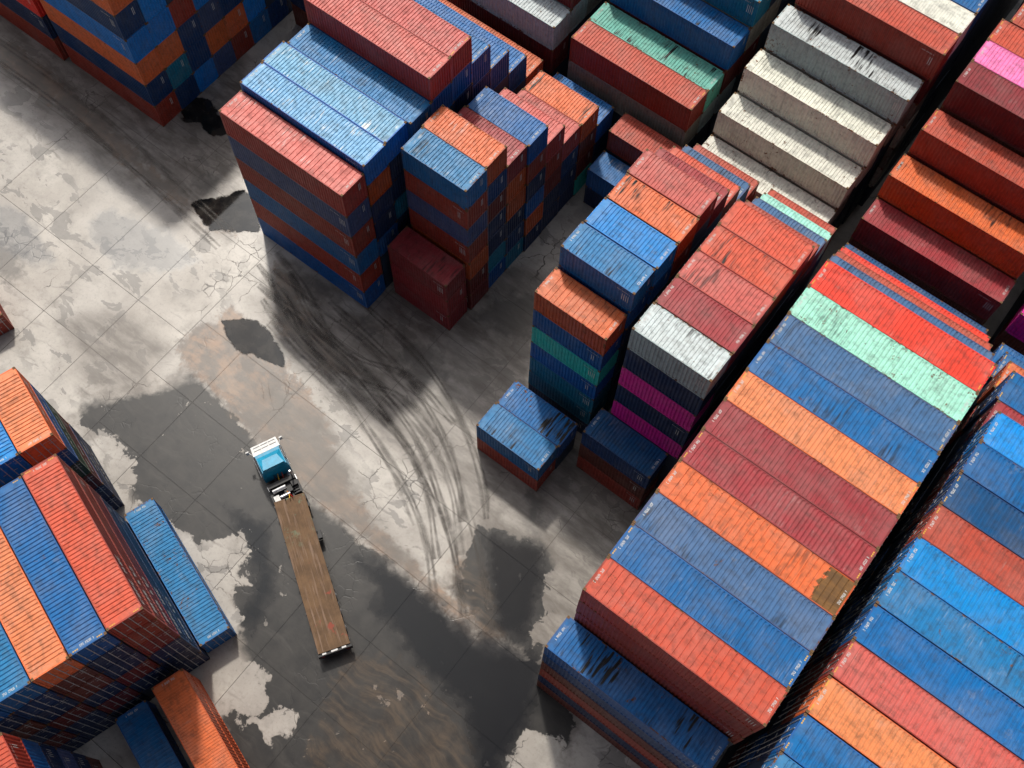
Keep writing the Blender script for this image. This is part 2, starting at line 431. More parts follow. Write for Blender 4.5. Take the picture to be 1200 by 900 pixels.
BLOCKS['left centre row'] = dict(L=L20, door=-1, st=[
    st(27.56, -4.19, 'hh', 'br mb', 'dense', (0.35, 0.5, 0.05)),
    st(27.66, -1.72, 'hh', 'br bl', 'dense', (0.45, 1.5, 0.1)),
    st(27.97, 2.05, 'hhhhhhh', 'nv te te bl tg bl or', 'sparse', (0.55, 0.6, 0.05)),
    st(28.04, 4.72, 'hhhhhhhh', 'nv nv bl nv db nv bl mb', 'dense', (0.4, 0.6, 0.15)),
    st(28.13, 7.25, 'hhhhhhhh', 'nv nv bl nv te nv bl sb', 'dense', (0.3, 0.15, 0.1)),
    st(28.16, 9.78, 'hhhhhhhh', 'nv ma bl nv or nv br or', 'dense', (0.45, 0.85, 0.1)),
    st(28.07, 12.31, 'hhhhhhhh', 'nv ma bl nv br nv br sa', 'dense', (0.15, 0.2, 0.1)),
    st(27.95, 14.8, 'hhhhhhh', 'nv ma bl nv nv br cr', 'dense', (0.15, 0.3, 0.1)),
    st(27.9, 17.27, 'hhhhhh', 'nv ma bl nv br ro', 'dense', (0.15, 0.1, 0.1)),
    st(27.83, 19.74, 'hhhhh', 'nv ma bl nv sl', 'dense', (0.4, 0.3, 0.1)),
    st(27.73, 22.21, 'hhhh', 'nv ma bl br', 'dense', (0.2, 0.1, 0.05))])
BLOCKS['right centre row'] = dict(L=L20, door=-1, st=[
    st(34.84, -0.46, 'hhh', 'br bn db', 'dense', (0.25, 0.15, 0.1)),
    st(35.62, 2.02, 'hhhhHHHH', 'nv nv nv mg nv mg nv lg', 'dense', (0.55, 0.4, 0.0)),
    st(35.67, 4.52, 'hhhhHHHH', 'nv ma nv mg nv bl nv cr', 'dense', (0.1, 0.05, 0.05)),
    st(35.65, 7.0, 'hhhhHHHH', 'nv ma nv br nv bl br sa', 'dense', (0.15, 0.35, 0.05)),
    st(35.65, 9.48, 'hhhhHHHH', 'nv ma nv br nv bl br ro', 'dense', (0.2, 0.55, 0.05)),
    st(35.62, 11.96, 'hhhhHHHH', 'nv ma nv br nv bl br ro', 'dense', (0.1, 0.1, 0.05)),
    st(35.5, 14.44, 'hhhhhHH', 'nv ma nv br nv bl br', 'dense', (0.2, 0.1, 0.1)),
    st(35.4, 16.91, 'hhhhHH', 'nv ma nv br nv sl', 'dense', (0.2, 0.1, 0.1)),
    st(35.2, 19.38, 'hhhHH', 'nv ma nv br mi', 'dense', (0.2, 0.1, 0.1)),
    st(34.95, 21.85, 'hhHH', 'nv ma nv br', 'dense', (0.2, 0.1, 0.1))])
ctops = [('ro', 'sparse', (0.45, 0.3, 0.0)), ('bl', 'dense', (0.2, 0.15, 0.1)), ('sl', 'dense', (0.35, 0.3, 0.05)), ('or', 'sparse', (0.45, 0.25, 0.0)),
         ('cr', 'dense', (0.05, 0.0, 0.1)), ('cr', 'dense', (0.2, 0.1, 0.0)), ('po', 'dense', (0.35, 0.1, 0.1)), ('bl', 'dense', (0.3, 0.35, 0.1)),
         ('sl', 'dense', (0.35, 0.25, 0.1)), ('mi', 'dense', (0.6, 0.25, 0.0)), ('re', 'dense', (0.3, 0.1, 0.0))]
cs = [st(42.78, -16.24, 'hhhhhh', 'bn nv br bn db bl', 'dense', (0.5, 1.3, 0.05))]
under = ['nv ma bl nv br br br', 'nv bl nv br bl nv db', 'ma bl nv nv bl db sl', 'nv ma br nv or bl or', 'nv bl ma nv br ma cr']
for k, (c, rf, we) in enumerate(ctops):
    cs.append(st(43.15 - 0.024 * k, -13.70 + 2.459 * k, 'HHHHHHHH', under[0 if k == 0 else 1 + k % 4] + ' ' + c, rf, we, 'ry' if k in (1, 4, 6, 8, 10) else 'r'))
cs += [st(42.75, 13.42, 'HHHHHHH', 'nv ma bl nv br bl sl', 'dense', (0.3, 0.3, 0.0)), st(42.62, 15.9, 'HHHHHH', 'nv ma bl nv br br', 'dense', (0.45, 0.2, 0.0)),
       st(42.47, 18.37, 'HHHHH', 'nv ma bl nv re', 'dense', (0.3, 0.1, 0.0)), st(42.32, 20.84, 'HHHH', 'nv ma bl db', 'dense', (0.3, 0.3, 0.1))]
cs[4]['patch'] = 4.3; cs[5]['roof'] = 'wide'
BLOCKS['long right row'] = dict(L=L40, door=1, st=cs)
dt = [('mb', (0.6, 0.1, 0.1)), ('bl', (0.15, 0.05, 0.0)), ('po', (0.35, 0.05, 0.0)), ('sa', (0.3, 0.1, 0.05)), ('bl', (0.15, 0.05, 0.0)), ('mb', (0.5, 0.3, 0.35)),
      ('sb', (0.35, 0.1, 0.1)), ('br', (0.15, 0.05, 0.0)), ('db', (0.1, 0.05, 0.05)), ('bl', (0.3, 0.3, 0.0)), ('sb', (0.15, 0.1, 0.0))]
dy = [-16.68, -14.19, -11.68, -9.16, -6.68, -4.18, -1.70, 0.76, 3.24, 5.73, 8.19]
ds = []
du_ = ['bl ma nv ma nv br nv', 'ma bl ma nv bl nv nv', 'nv bl br nv ma nv br', 'bl nv nv br nv br br', 'nv ma bl nv br nv bl', 'nv bl nv ma nv bl nv']
for k, (c, we) in enumerate(dt):
    ds.append(st(56.62, dy[k], 'HHHHHHHH', du_[k % 6] + ' ' + c, 'dense', we, 'ry' if k in (1, 2, 3, 7, 8) else 'r'))
ds += [st(56.6, 10.66, 'HHHHHHH', 'nv bl ma nv br nv cr', 'dense', (0.3, 0.2, 0.1)), st(56.42, 13.13, 'HHHHHHH', 'nv ma bl nv br nv bl', 'dense', (0.5, 0.2, 0.1), 'ry'),
       st(56.25, 15.6, 'HHHHHH', 'nv ma bl nv nv or', 'dense', (0.5, 0.2, 0.1), 'ry'), st(56.05, 18.07, 'HHHHH', 'nv ma bl nv bl', 'dense', (0.5, 0.2, 0.1), 'ry'), st(55.8, 20.54, 'HHHH', 'nv ma bl bl', 'dense', (0.4, 0.2, 0.1), 'ry')]
BLOCKS['far right row'] = dict(L=L40, door=-1, st=ds)
BLOCKS['white block at top'] = dict(L=L40, door=-1, st=[
    st(27.7, 24.9, 'HHH', 'gy wh wh', 'dense', (0.55, 0.35, 0.0), ''),
    st(27.68, 27.51, 'HHHH', 'gy wh gy wh', 'dense', (0.5, 0.1, 0.0), ''),
    st(27.77, 30.13, 'HHHHH', 'gy wh gy wh wh', 'dense', (0.5, 0.2, 0.0), ''),
    st(27.92, 32.74, 'HHHHHH', 'gy wh gy wh gy lg', 'dense', (0.55, 0.7, 0.0), ''),
    st(28.3, 35.45, 'HHHHHHH', 'gy wh gy wh gy ma br', 'dense', (0.1, 0.05, 0.0), 'ry'),
    st(28.3, 37.95, 'HHHHHHH', 'gy wh gy wh gy wh wh', 'fine', (0.3, 0.1, 0.0), ''),
    st(28.3, 40.5, 'HHHHHHH', 'gy wh gy wh gy bl bl', 'dense', (0.2, 0.1, 0.1), 'ry')])
BLOCKS['maroon block at top right'] = dict(L=L40, door=1, st=[
    st(42.05, 25.86, 'HHHH', 'ma ma bn cr', 'dense', (0.3, 0.1, 0.05), 'r'),
    st(41.95, 28.4, 'HHHHH', 'ma bn br bn or', 'dense', (0.45, 0.5, 0.0), 'r'),
    st(42.1, 31.1, 'HHHHHH', 'ma bn br bn ma br', 'dense', (0.2, 0.05, 0.05), 'ry'),
    st(42.24, 33.9, 'HHHHHHH', 'ma bn br bn ma bn ma', 'dense', (0.1, 0.05, 0.05), 'r'),
    st(42.24, 36.37, 'HHHHHHH', 'ma bn br bn ma bn pk', 'dense', (0.1, 0.05, 0.05), 'r'),
    st(42.2, 38.84, 'HHHHHHH', 'ma bn br bn ma bn br', 'dense', (0.2, 0.05, 0.05), 'ry'),
    st(42.75, 41.4, 'HHHHHHH', 'ma bn br bn ma bn br', 'dense', (0.2, 0.05, 0.05), 'ry')])
BLOCKS['right edge block'] = dict(L=L40, door=1, st=[st(55.75, 25.95, 'HHHH', 'bn ma bn mg', 'dense', (0.1, 0.1, 0.1), 'r')])
BLOCKS['teal topped block at top'] = dict(L=L40, door=-1, st=[
    st(13.73, 26.17, 'HHHH', 'gy wh gy br', 'dense', (0.1, 0.05, 0.0), 'ry'),
    st(13.75, 28.65, 'HHHH', 'gy nv lg sg', 'dense', (0.5, 0.75, 0.0), 'r'),
    st(13.85, 31.3, 'HHHHH', 'gy nv lg ma bl', 'dense', (0.15, 0.6, 0.1), 'r'),
    st(13.9, 33.85, 'HHHHHH', 'gy nv lg ma gy te', 'dense', (0.2, 0.1, 0.1), 'r'),
    st(13.9, 36.35, 'HHHHHH', 'gy nv lg ma gy te', 'dense', (0.2, 0.1, 0.1), 'r')])
BLOCKS['grey topped block at top'] = dict(L=L40, door=-1, st=[
    st(-0.13, 26.05, 'HHHH', 'nv ma ma lg', 'dense', (0.5, 0.2, 0.0), ''),
    st(-0.13, 28.55, 'HHHHH', 'nv nv ma lg ma', 'dense', (0.2, 0.1, 0.1), ''),
    st(-0.13, 31.05, 'HHHHH', 'nv nv ma gy ma', 'dense', (0.2, 0.1, 0.1), '')])
BLOCKS['pair behind upper left block'] = dict(L=L40, door=1, st=[
    st(-13.7, 19.4, 'HHH', 'bn nv bn', 'dense', (0.2, 0.1, 0.1), 's'), st(-13.7, 21.9, 'HHH', 'nv bn nv', 'dense', (0.2, 0.1, 0.1), '')])
tl = ['br db po sb db po nv', 'db te po sb sb po bl', 'sb db db ro re sb nv', 'sl po sl sb db ro bl', 'br po db sb nv po nv', 'mb sb db sb br db bl', 'db db sb po db sb nv', 'br db cr sb db br bl']  # lighter oranges and blues: extra light on this block painted into its walls
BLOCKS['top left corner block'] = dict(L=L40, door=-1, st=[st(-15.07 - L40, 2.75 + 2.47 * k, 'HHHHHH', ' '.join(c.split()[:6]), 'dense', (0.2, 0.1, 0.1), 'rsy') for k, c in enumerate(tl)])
BLOCKS['top left edge block'] = dict(L=L40, door=-1, st=[st(-27.93 - L40, 2.4, 'HHHHHH', 'br nv re re nv bl', 'dense', (0.2, 0.1, 0.1), 'rsy'), st(-27.93 - L40, 4.9, 'HHHHHH', 'nv br nv re nv bl', 'dense', (0.2, 0.1, 0.1), 'rs')])
# slanted blocks, local frame (u, v) at (9.90, -28.42), turned by -17.4 degrees
BLOCKS['slanted lower left block'] = dict(L=L40, door=1, slant=True, st=[
    st(0, 0.0, 'HHHHHH', 'nv nv nv cr br ro', 'dense', (0.05, 0.02, 0.0), 'ryl'), st(0.12, -2.5, 'HHHHHH', 'ma nv ma nv nv bl', 'dense', (0.25, 0.02, 0.05), 'ry'),
    st(0.15, -5.0, 'HHHHHH', 'nv ma nv bn bn po', 'dense', (0.3, 0.05, 0.1), 'r'), st(0.18, -7.5, 'HHHHHH', 'nv nv ma nv db mb', 'dense', (0.2, 0.3, 0.1), 'r'),
    st(0.2, -10.0, 'HHHHHH', 'nv ma nv bn nv bl', 'dense', (0.2, 0.1, 0.1), 'r')])
BLOCKS['ground beside slanted block'] = dict(L=L40, door=1, slant=True, st=[st(-0.47, 2.52, 'h', 'mb', 'dense', (0.6, 0.1, 0.1), 'rl')])
BLOCKS['slanted left edge block'] = dict(L=L20, door=1, slant=True, st=[
    st(-8.37, 0.2, 'hhhhhh', 'nv nv ma gr bl po', 'dense', (0.15, 0.15, 0.1), 'rl'), st(-8.35, -2.3, 'hhhhhh', 'nv nv ma bl db sb', 'dense', (0.35, 0.3, 0.25), 'r'),
    st(-8.35, -4.8, 'hhhhhh', 'nv nv ma bl nv br', 'dense', (0.2, 0.1, 0.1), 'r')])
BLOCKS['farthest slanted block'] = dict(L=L40, door=1, slant=True, st=[st(-33.9, -0.3, 'h', 'br', 'dense', (0.2, 0.1, 0.1), 'r')])
BLOCKS['bottom left corner'] = dict(L=L40, door=1, slant=True, st=[
    st(13.1, -1.4, 'hh', 'or or', 'fine', (0.25, 0.1, 0.0), 'r'), st(12.8, -4.95, 'h', 'bl', 'dense', (0.1, 0.05, 0.0), 'r'),
    st(13.97, -10.1, 'HHHHHH', 'bn nv sl nv bl ro', 'dense', (0.1, 0.05, 0.0), 'rl')])

SLO, SLA = Vector((9.90, -28.42)), math.radians(-17.4)

# ------------------------------------------------------------------ expand to single containers
BOX = []
for bname, bd in BLOCKS.items():
    ang = SLA if bd.get('slant') else 0.0
    ca, sa_ = math.cos(ang), math.sin(ang)
    for si, s in enumerate(bd['st']):
        z = 0.006; n = len(s['hh'])
        for k in range(n):
            Hk = HS if s['hh'][k] == 'h' else HC
            L = bd['L']
            jx, jy = (random.uniform(-0.035, 0.035), random.uniform(-0.02, 0.02)) if 0 < k < n - 1 else (0, 0)
            lx, ly = s['x'] + L / 2 + jx, s['y'] + W / 2 + jy
            if bd.get('slant'):
                cx, cy = SLO.x + lx * ca - ly * sa_, SLO.y + lx * sa_ + ly * ca
            else: cx, cy = lx, ly
            BOX.append(dict(b=bname, si=si, ns=len(bd['st']), k=k, n=n, L=L, H=Hk, c=(cx, cy, z), a=ang, col=s['cols'][k], door=bd['door'], top=(k == n - 1), s=s))
            z += Hk + 0.004

# how much of each container the camera sees (coarse ray test against the boxes)
def visible_counts(boxes, w_=420, h_=315, margin=1.02):
    u = (np.arange(w_) + 0.5) / w_ * 1200 - 600; v = (np.arange(h_) + 0.5) / h_ * 900 - 450
    U, V = np.meshgrid(u * margin, v * margin)
    D = np.stack([U / FPX, -V / FPX, -np.ones_like(U)], -1).reshape(-1, 3) @ np.array(RC).T
    O = np.array(CAM); best = np.full(len(D), 1e9); idx = np.full(len(D), -1)
    for i, b in enumerate(boxes):
        ca, sa_ = math.cos(-b['a']), math.sin(-b['a'])
        o = O - np.array(b['c']); o = np.array([o[0] * ca - o[1] * sa_, o[0] * sa_ + o[1] * ca, o[2]])
        if b['a']: d = np.stack([D[:, 0] * ca - D[:, 1] * sa_, D[:, 0] * sa_ + D[:, 1] * ca, D[:, 2]], -1)
        else: d = D
        lo = np.array([-b['L'] / 2, -W / 2, 0]); hi = np.array([b['L'] / 2, W / 2, b['H']])
        inv = 1.0 / np.where(np.abs(d) < 1e-9, 1e-9, d)
        t1 = (lo - o) * inv; t2 = (hi - o) * inv
        tn = np.minimum(t1, t2).max(1); tf = np.maximum(t1, t2).min(1)
        m = (tn < tf) & (tn > 0) & (tn < best)
        best[m] = tn[m]; idx[m] = i
    return np.bincount(idx[idx >= 0], minlength=len(boxes))
VIS = visible_counts(BOX)
order = sorted(range(len(BOX)), key=lambda i: -VIS[i])
SOLO = set(i for i in order[:298] if VIS[i] > 0)

ORD = ['first', 'second', 'third', 'fourth', 'fifth', 'sixth', 'seventh', 'eighth', 'ninth', 'tenth', 'eleventh', 'twelfth', 'thirteenth', 'fourteenth', 'fifteenth', 'sixteenth']
# front of a block = the end nearest the lower left of the picture (low y); slanted blocks count from the open ground inwards
def container_label(b):
    wrd = PAL[b['col']][2]; size = 'long' if b['L'] > 7 else 'short'
    d = b['n'] - 1 - b['k']
    tier = ('single' if b['n'] == 1 else 'top') if d == 0 else ('bottom' if b['k'] == 0 else ORD[d] + ' from top')
    if b['ns'] == 1: return f"{wrd} {size} shipping container, {tier} of its stack, {b['b']}"
    si = b['si']
    side = 'from truck side' if b['a'] else 'from front'
    return f"{wrd} {size} container, {tier}, {ORD[si]} stack {side}, {b['b']}"

def mark(*a): return tag(link(*a), kind='stuff')
rngc = random.Random(5)
def jitter(c, amt):
    f = 1 + rngc.uniform(-amt, amt)
    return tuple(max(0.0, v * f * (1 + rngc.uniform(-0.03, 0.03))) for v in c)

def make_container(b):
    d = container_meshes(b['L'], b['H']); s = b['s']
    wall, roof, _ = PAL[b['col']]
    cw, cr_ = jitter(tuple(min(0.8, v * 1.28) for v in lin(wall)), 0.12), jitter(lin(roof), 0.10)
    e = link('shipping_container', None, None, b['c'], b['a'])
    e.empty_display_size = 0.5
    tag(e, container_label(b), 'container', 'containers stacked in the ' + b['b'])
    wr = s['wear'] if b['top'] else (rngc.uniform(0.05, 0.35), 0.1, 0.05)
    def part(nm, mesh, parent=e, rz=0.0, col=cw):
        o = link(nm, mesh, parent, (0, 0, 0), rz, col)
        o['wear'] = float(wr[0]); o['soot'] = float(wr[1]); o['scuff_glare'] = float(wr[2])
        if nm == 'roof' and b['top'] and s.get('patch'): o['patch'] = s['patch']
        return o
    fr = part('frame', d['frame']); fr['wear'] = min(1.2, wr[0] * 0.9 + 0.5); tag(link('corner_castings', d['castings'], fr), kind='stuff')
    var = rngc.randrange(6)
    if b['top']:
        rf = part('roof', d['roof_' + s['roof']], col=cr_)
        if 'r' in s['marks']: mark('code_marking', marking_mesh(b['L'], b['H'], 'roof_code', var), rf)
        if 'y' in s['marks']: mark('warning_stripes', yellow(marking_mesh(b['L'], b['H'], 'roof_stripe', 0)), rf)
    else:
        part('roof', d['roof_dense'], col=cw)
    flip = math.pi if b['door'] < 0 else 0.0
    for rz in (0.0, math.pi):
        sw = part('side_wall', d['side'], rz=rz)
        if rz == 0.0 or 'l' in s['marks']:
            if rngc.random() < 0.75: mark('code_marking', marking_mesh(b['L'], b['H'], 'side_code', var % 3), sw)
            if ('l' in s['marks'] and rz > 0) or rngc.random() < 0.02: mark('lettering', marking_mesh(b['L'], b['H'], 'side_letters', var), sw)
    ew = part('end_wall', d['end'], rz=flip + math.pi)
    if rngc.random() < 0.6: mark('code_marking', marking_mesh(b['L'], b['H'], 'end_code', 0), ew)
    dl = part('door', d['door'], rz=flip); mark('locking_bars', d['bars'], dl)
    mark('code_marking', marking_mesh(b['L'], b['H'], 'door_code', var % 4), dl)
    # mirrored leaf
    key = (b['L'], b['H'], 'doorm')
    if key not in MESH:
        for nm in ('door', 'bars'):
            m = d[nm].copy(); m.transform(Matrix.Scale(-1, 4, (0, 1, 0))); m.flip_normals(); MESH[(b['L'], b['H'], nm + 'm')] = m
    dl = part('door', MESH[(b['L'], b['H'], 'doorm')], rz=flip); mark('locking_bars', MESH[(b['L'], b['H'], 'barsm')], dl)
    return e

rest = MB()
for (bx, y0, y1, tz) in ((28.3, 43.1, 66.0, 20.2), (42.6, 44.0, 66.0, 20.2), (13.9, 38.95, 60.0, 17.3), (-0.13, 33.6, 55.0, 14.4), (56.0, 28.6, 50.0, 11.5)):
    yy = y0
    while yy < y1:
        zz = 0.01
        while zz < tz: rest.box(bx, bx + L40, yy, yy + W, zz, zz + HC - 0.02); zz += HC
        yy += 2.5
for i, b in enumerate(BOX):
    if i in SOLO: make_container(b)
    else:
        x, y, z = b['c']; l2, w2 = b['L'] / 2 - 0.02, W / 2 - 0.02; ca, sa_ = math.cos(b['a']), math.sin(b['a'])
        q = [(x + px * ca - py * sa_, y + px * sa_ + py * ca) for px, py in ((-l2, -w2), (l2, -w2), (l2, w2), (-l2, w2))]
        rest.hexa([(*p, z + 0.01) for p in q] + [(*p, z + b['H'] - 0.01) for p in q])
M_REST = plain("hidden_container_paint", (0.03, 0.05, 0.09), 0.55, 0, 0.4, 0.4)
ro = link('covered_containers', rest.mesh("covered_containers", M_REST))
tag(ro, 'dark containers buried inside the stacks behind the visible ones', 'containers', kind='stuff')
print('containers', len(BOX), 'solo', len(SOLO), 'seen', int((VIS > 0).sum()), 'min solo px', min(VIS[i] for i in SOLO))

# ------------------------------------------------------------------ ground: slabs, stains, puddles
ZONES = {
 'wet': [[(4.7, -13.8), (6.7, -13.8), (13.1, -15.0), (18.3, -16.0), (23.1, -15.9), (30.2, -16.0), (37.6, -16.8), (42.5, -14.6), (46.9, -16.7), (47.6, -21.9), (46, -36), (33, -40), (28, -38), (24.8, -28.4), (20.2, -25.4), (15.2, -25.5), (12.7, -26.2), (8.1, -24.4), (3.3, -22.6), (0.6, -22.4), (-0.6, -20.9), (1.1, -19.6), (4.2, -15.7)],
         [(31.6, -9.2), (34.9, -8.0), (36.9, -7.3), (39.4, -8.8), (40.7, -11.2), (42.2, -14.8), (37.4, -15.4), (33.5, -14.4)]],
 'dry': [[(1.8, -22.9), (3.3, -21.2), (4.3, -21.9), (6.0, -22.2), (7.8, -22.8), (8.2, -24.5), (10.4, -24.4), (9.6, -25.9), (5.4, -24.7)],
         [(11.2, -24.2), (15.3, -23.7), (16.5, -22.3), (17.7, -20.9), (19.2, -21.9), (19.2, -23.2), (21.0, -23.9), (19.7, -25.0), (22.3, -26.3), (22.5, -28.6), (20.0, -28.5), (16.2, -26.9)],
         [(23.5, -28.2), (25.1, -27.8), (26.9, -28.4), (28.3, -30.4), (27.7, -31.6), (25.5, -31.8), (24.2, -30.4)],
         [(28.0, -31.0), (28.6, -29.2), (30.1, -28.8), (30.9, -29.9), (29.7, -31.4)],
         [(38.4, -9.6), (39.0, -5.2), (42.6, -4.5), (42.8, -10.0), (41.2, -11.2), (39.6, -11.0)],
         [(39.6, -12.6), (40.6, -10.9), (42.2, -10.8), (42.0, -13.4), (40.9, -13.9)],
         [(44.0, -19.3), (46.5, -18.2), (48, -19.5), (48, -24), (44.5, -22.5)]],
 'deep': [[(25.0, -17.2), (28.6, -16.0), (33.1, -15.9), (36.6, -16.0), (39.1, -14.9), (42.3, -14.4), (44.2, -19.0), (44.2, -24.0), (43.1, -23.7), (39.6, -20.8), (35.8, -20.7), (31.7, -19.6), (29.3, -19.4), (28.6, -18.1)],
          [(32.2, -9.4), (34.9, -8.3), (36.9, -7.6), (38.4, -9.2), (39.2, -11.6), (40.4, -14.4), (37.8, -14.6), (35.5, -12.6)],
          [(14.8, -20.4), (18.6, -19.2), (22.6, -23.0), (23.6, -26.4), (22.2, -26.6), (20.6, -23.0)]],
 'mud': [[(1.4, -12.4), (2.2, -9.7), (2.8, -7.1), (10.6, -8.2), (15.2, -9.5), (19.8, -12.1), (25.2, -14.2), (32.7, -14.8), (39.1, -14.5), (37.4, -16.6), (29.3, -15.8), (23.0, -15.7), (17.8, -15.5), (12.9, -14.7), (6.1, -13.7), (3.6, -13.7)],
         [(-45, 0.8), (-35.2, 0.8), (-29.3, 0.9), (-21.5, 0.1), (-16.6, -0.4), (-12.4, -1.2), (-6.8, -1.5), (-1.9, -1.6), (-4.8, -2.4), (-10.1, -2.4), (-15.5, -2.5), (-19.4, -2.0), (-25.7, -1.6), (-32.4, -1.8), (-45, -1.8)],
         [(29.9, -23.6), (33.5, -20.9), (38.9, -21.4), (43.2, -23.8), (44, -31), (33.2, -31.3)],
         [(31.5, -12.3), (34.8, -11.6), (37.1, -13.9), (38.2, -15.6), (36.8, -15.8), (33.7, -15.0)],
         [(3.0, -1.6), (5.5, -2.0), (10, -4.2), (16, -5.0), (13, -7.0), (8, -6.5), (5.0, -4.5)]],
 'dark_patch': [[(16, -0.6), (19, 0.8), (22, -0.5), (20.5, -3.0), (17.5, -2.4)], [(20, 4.5), (24, 5.5), (25.5, 9), (22, 10), (19.8, 7)], [(12.6, -0.3), (14.5, -1.2), (13.6, -2.4), (12.2, -1.6)],
         [(33, -3.0), (35, -5.5), (36.8, -7.4), (35.6, -7.2), (33.2, -5.0)], [(-20, -15), (-15, -14), (-13, -17), (-17, -18.6)], [(-9.5, 1.5), (-6.4, 2.2), (-6.0, -0.4), (-8.4, -0.6)],
         [(4.6, -0.8), (9.5, -0.3), (9.5, -1.8), (5.2, -2.0)]],
 'grime': [[(3, -1), (20, 12), (46, 12), (46, -16), (36, -14), (33, -11), (29, -8), (22, -9), (17, -9), (10, -8), (4, -6)], [(8, -11), (15, -9), (22, -12.5), (30, -14.5), (30, -16), (19, -16), (10, -14)], [(-46, 14), (-15, 14), (-6, 4), (-2, -2.5), (-12, -4), (-24, -3.5), (-46, -3.5)], [(-4, -12), (1.5, -13), (3, -18), (-2, -20), (-8, -17)]],
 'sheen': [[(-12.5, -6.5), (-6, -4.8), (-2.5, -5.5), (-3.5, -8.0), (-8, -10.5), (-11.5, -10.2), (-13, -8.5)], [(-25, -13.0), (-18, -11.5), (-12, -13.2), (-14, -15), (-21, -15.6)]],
}
TRACKS = [[(2.0, -1.6), (6.0, -2.6), (11.0, -4.8), (17.0, -5.6), (22.5, -6.6), (27.5, -9.0), (31.5, -12.6)], [(4.0, -2.2), (9.0, -4.6), (14.5, -5.0), (19.5, -3.6), (24.5, -4.6)],
          [(-40.0, -0.9), (-30.0, -0.6), (-20.0, -0.9), (-10.0, -1.7), (-2.0, -2.6)],
          [(3.2, -3.1), (6.6, -3.1), (10.2, -3.4), (15.2, -3.6), (21.0, -5.0), (25.8, -6.9), (29.6, -9.4), (32.9, -12.1), (36.0, -14.8)],
          [(4.7, -4.0), (9.6, -5.4), (15.1, -6.2), (20.6, -7.7), (25.8, -9.7), (30.3, -12.4), (33.4, -15.2)],
          [(9.2, -0.5), (13.9, -1.0), (19.6, -2.1), (24.8, -4.0), (28.6, -6.6), (31.2, -9.1)],
          [(6.5, -5.3), (11.8, -6.2), (17.2, -7.0), (23.4, -8.8), (28.2, -11.4)]]

def seg_dist(P, a, b):
    a, b = np.array(a), np.array(b); ab = b - a
    t = np.clip(((P - a) @ ab) / (ab @ ab), 0, 1)
    return np.linalg.norm(P - (a + t[:, None] * ab), axis=1)
def poly_sd(P, poly):
    d = np.full(len(P), 1e9); ins = np.zeros(len(P), bool); n = len(poly)
    for i in range(n):
        a, b = poly[i], poly[(i + 1) % n]
        d = np.minimum(d, seg_dist(P, a, b))
        c = ((a[1] > P[:, 1]) != (b[1] > P[:, 1])) & (P[:, 0] < (b[0] - a[0]) * (P[:, 1] - a[1]) / ((b[1] - a[1]) or 1e-9) + a[0])
        ins ^= c
    return np.where(ins, -d, d)
def zone_field(P, name):
    sd = np.full(len(P), 50.0)
    for poly in ZONES[name]:
        lo, hi = np.min(poly, 0) - 3, np.max(poly, 0) + 3
        m = ((P >= lo) & (P <= hi)).all(1)
        if m.any(): sd[m] = np.minimum(sd[m], poly_sd(P[m], poly))
    return np.clip(0.5 - sd / 4.0, 0, 1)
def spline(pts, n=12):
    p = [np.array(q) for q in pts]; p = [2 * p[0] - p[1]] + p + [2 * p[-1] - p[-2]]; o = []
    for i in range(1, len(p) - 2):
        for k in range(n):
            t = k / n
            o.append(0.5 * ((2 * p[i]) + (-p[i - 1] + p[i + 1]) * t + (2 * p[i - 1] - 5 * p[i] + 4 * p[i + 1] - p[i + 2]) * t * t + (-p[i - 1] + 3 * p[i] - 3 * p[i + 1] + p[i + 2]) * t ** 3))
    o.append(p[-2]); return o

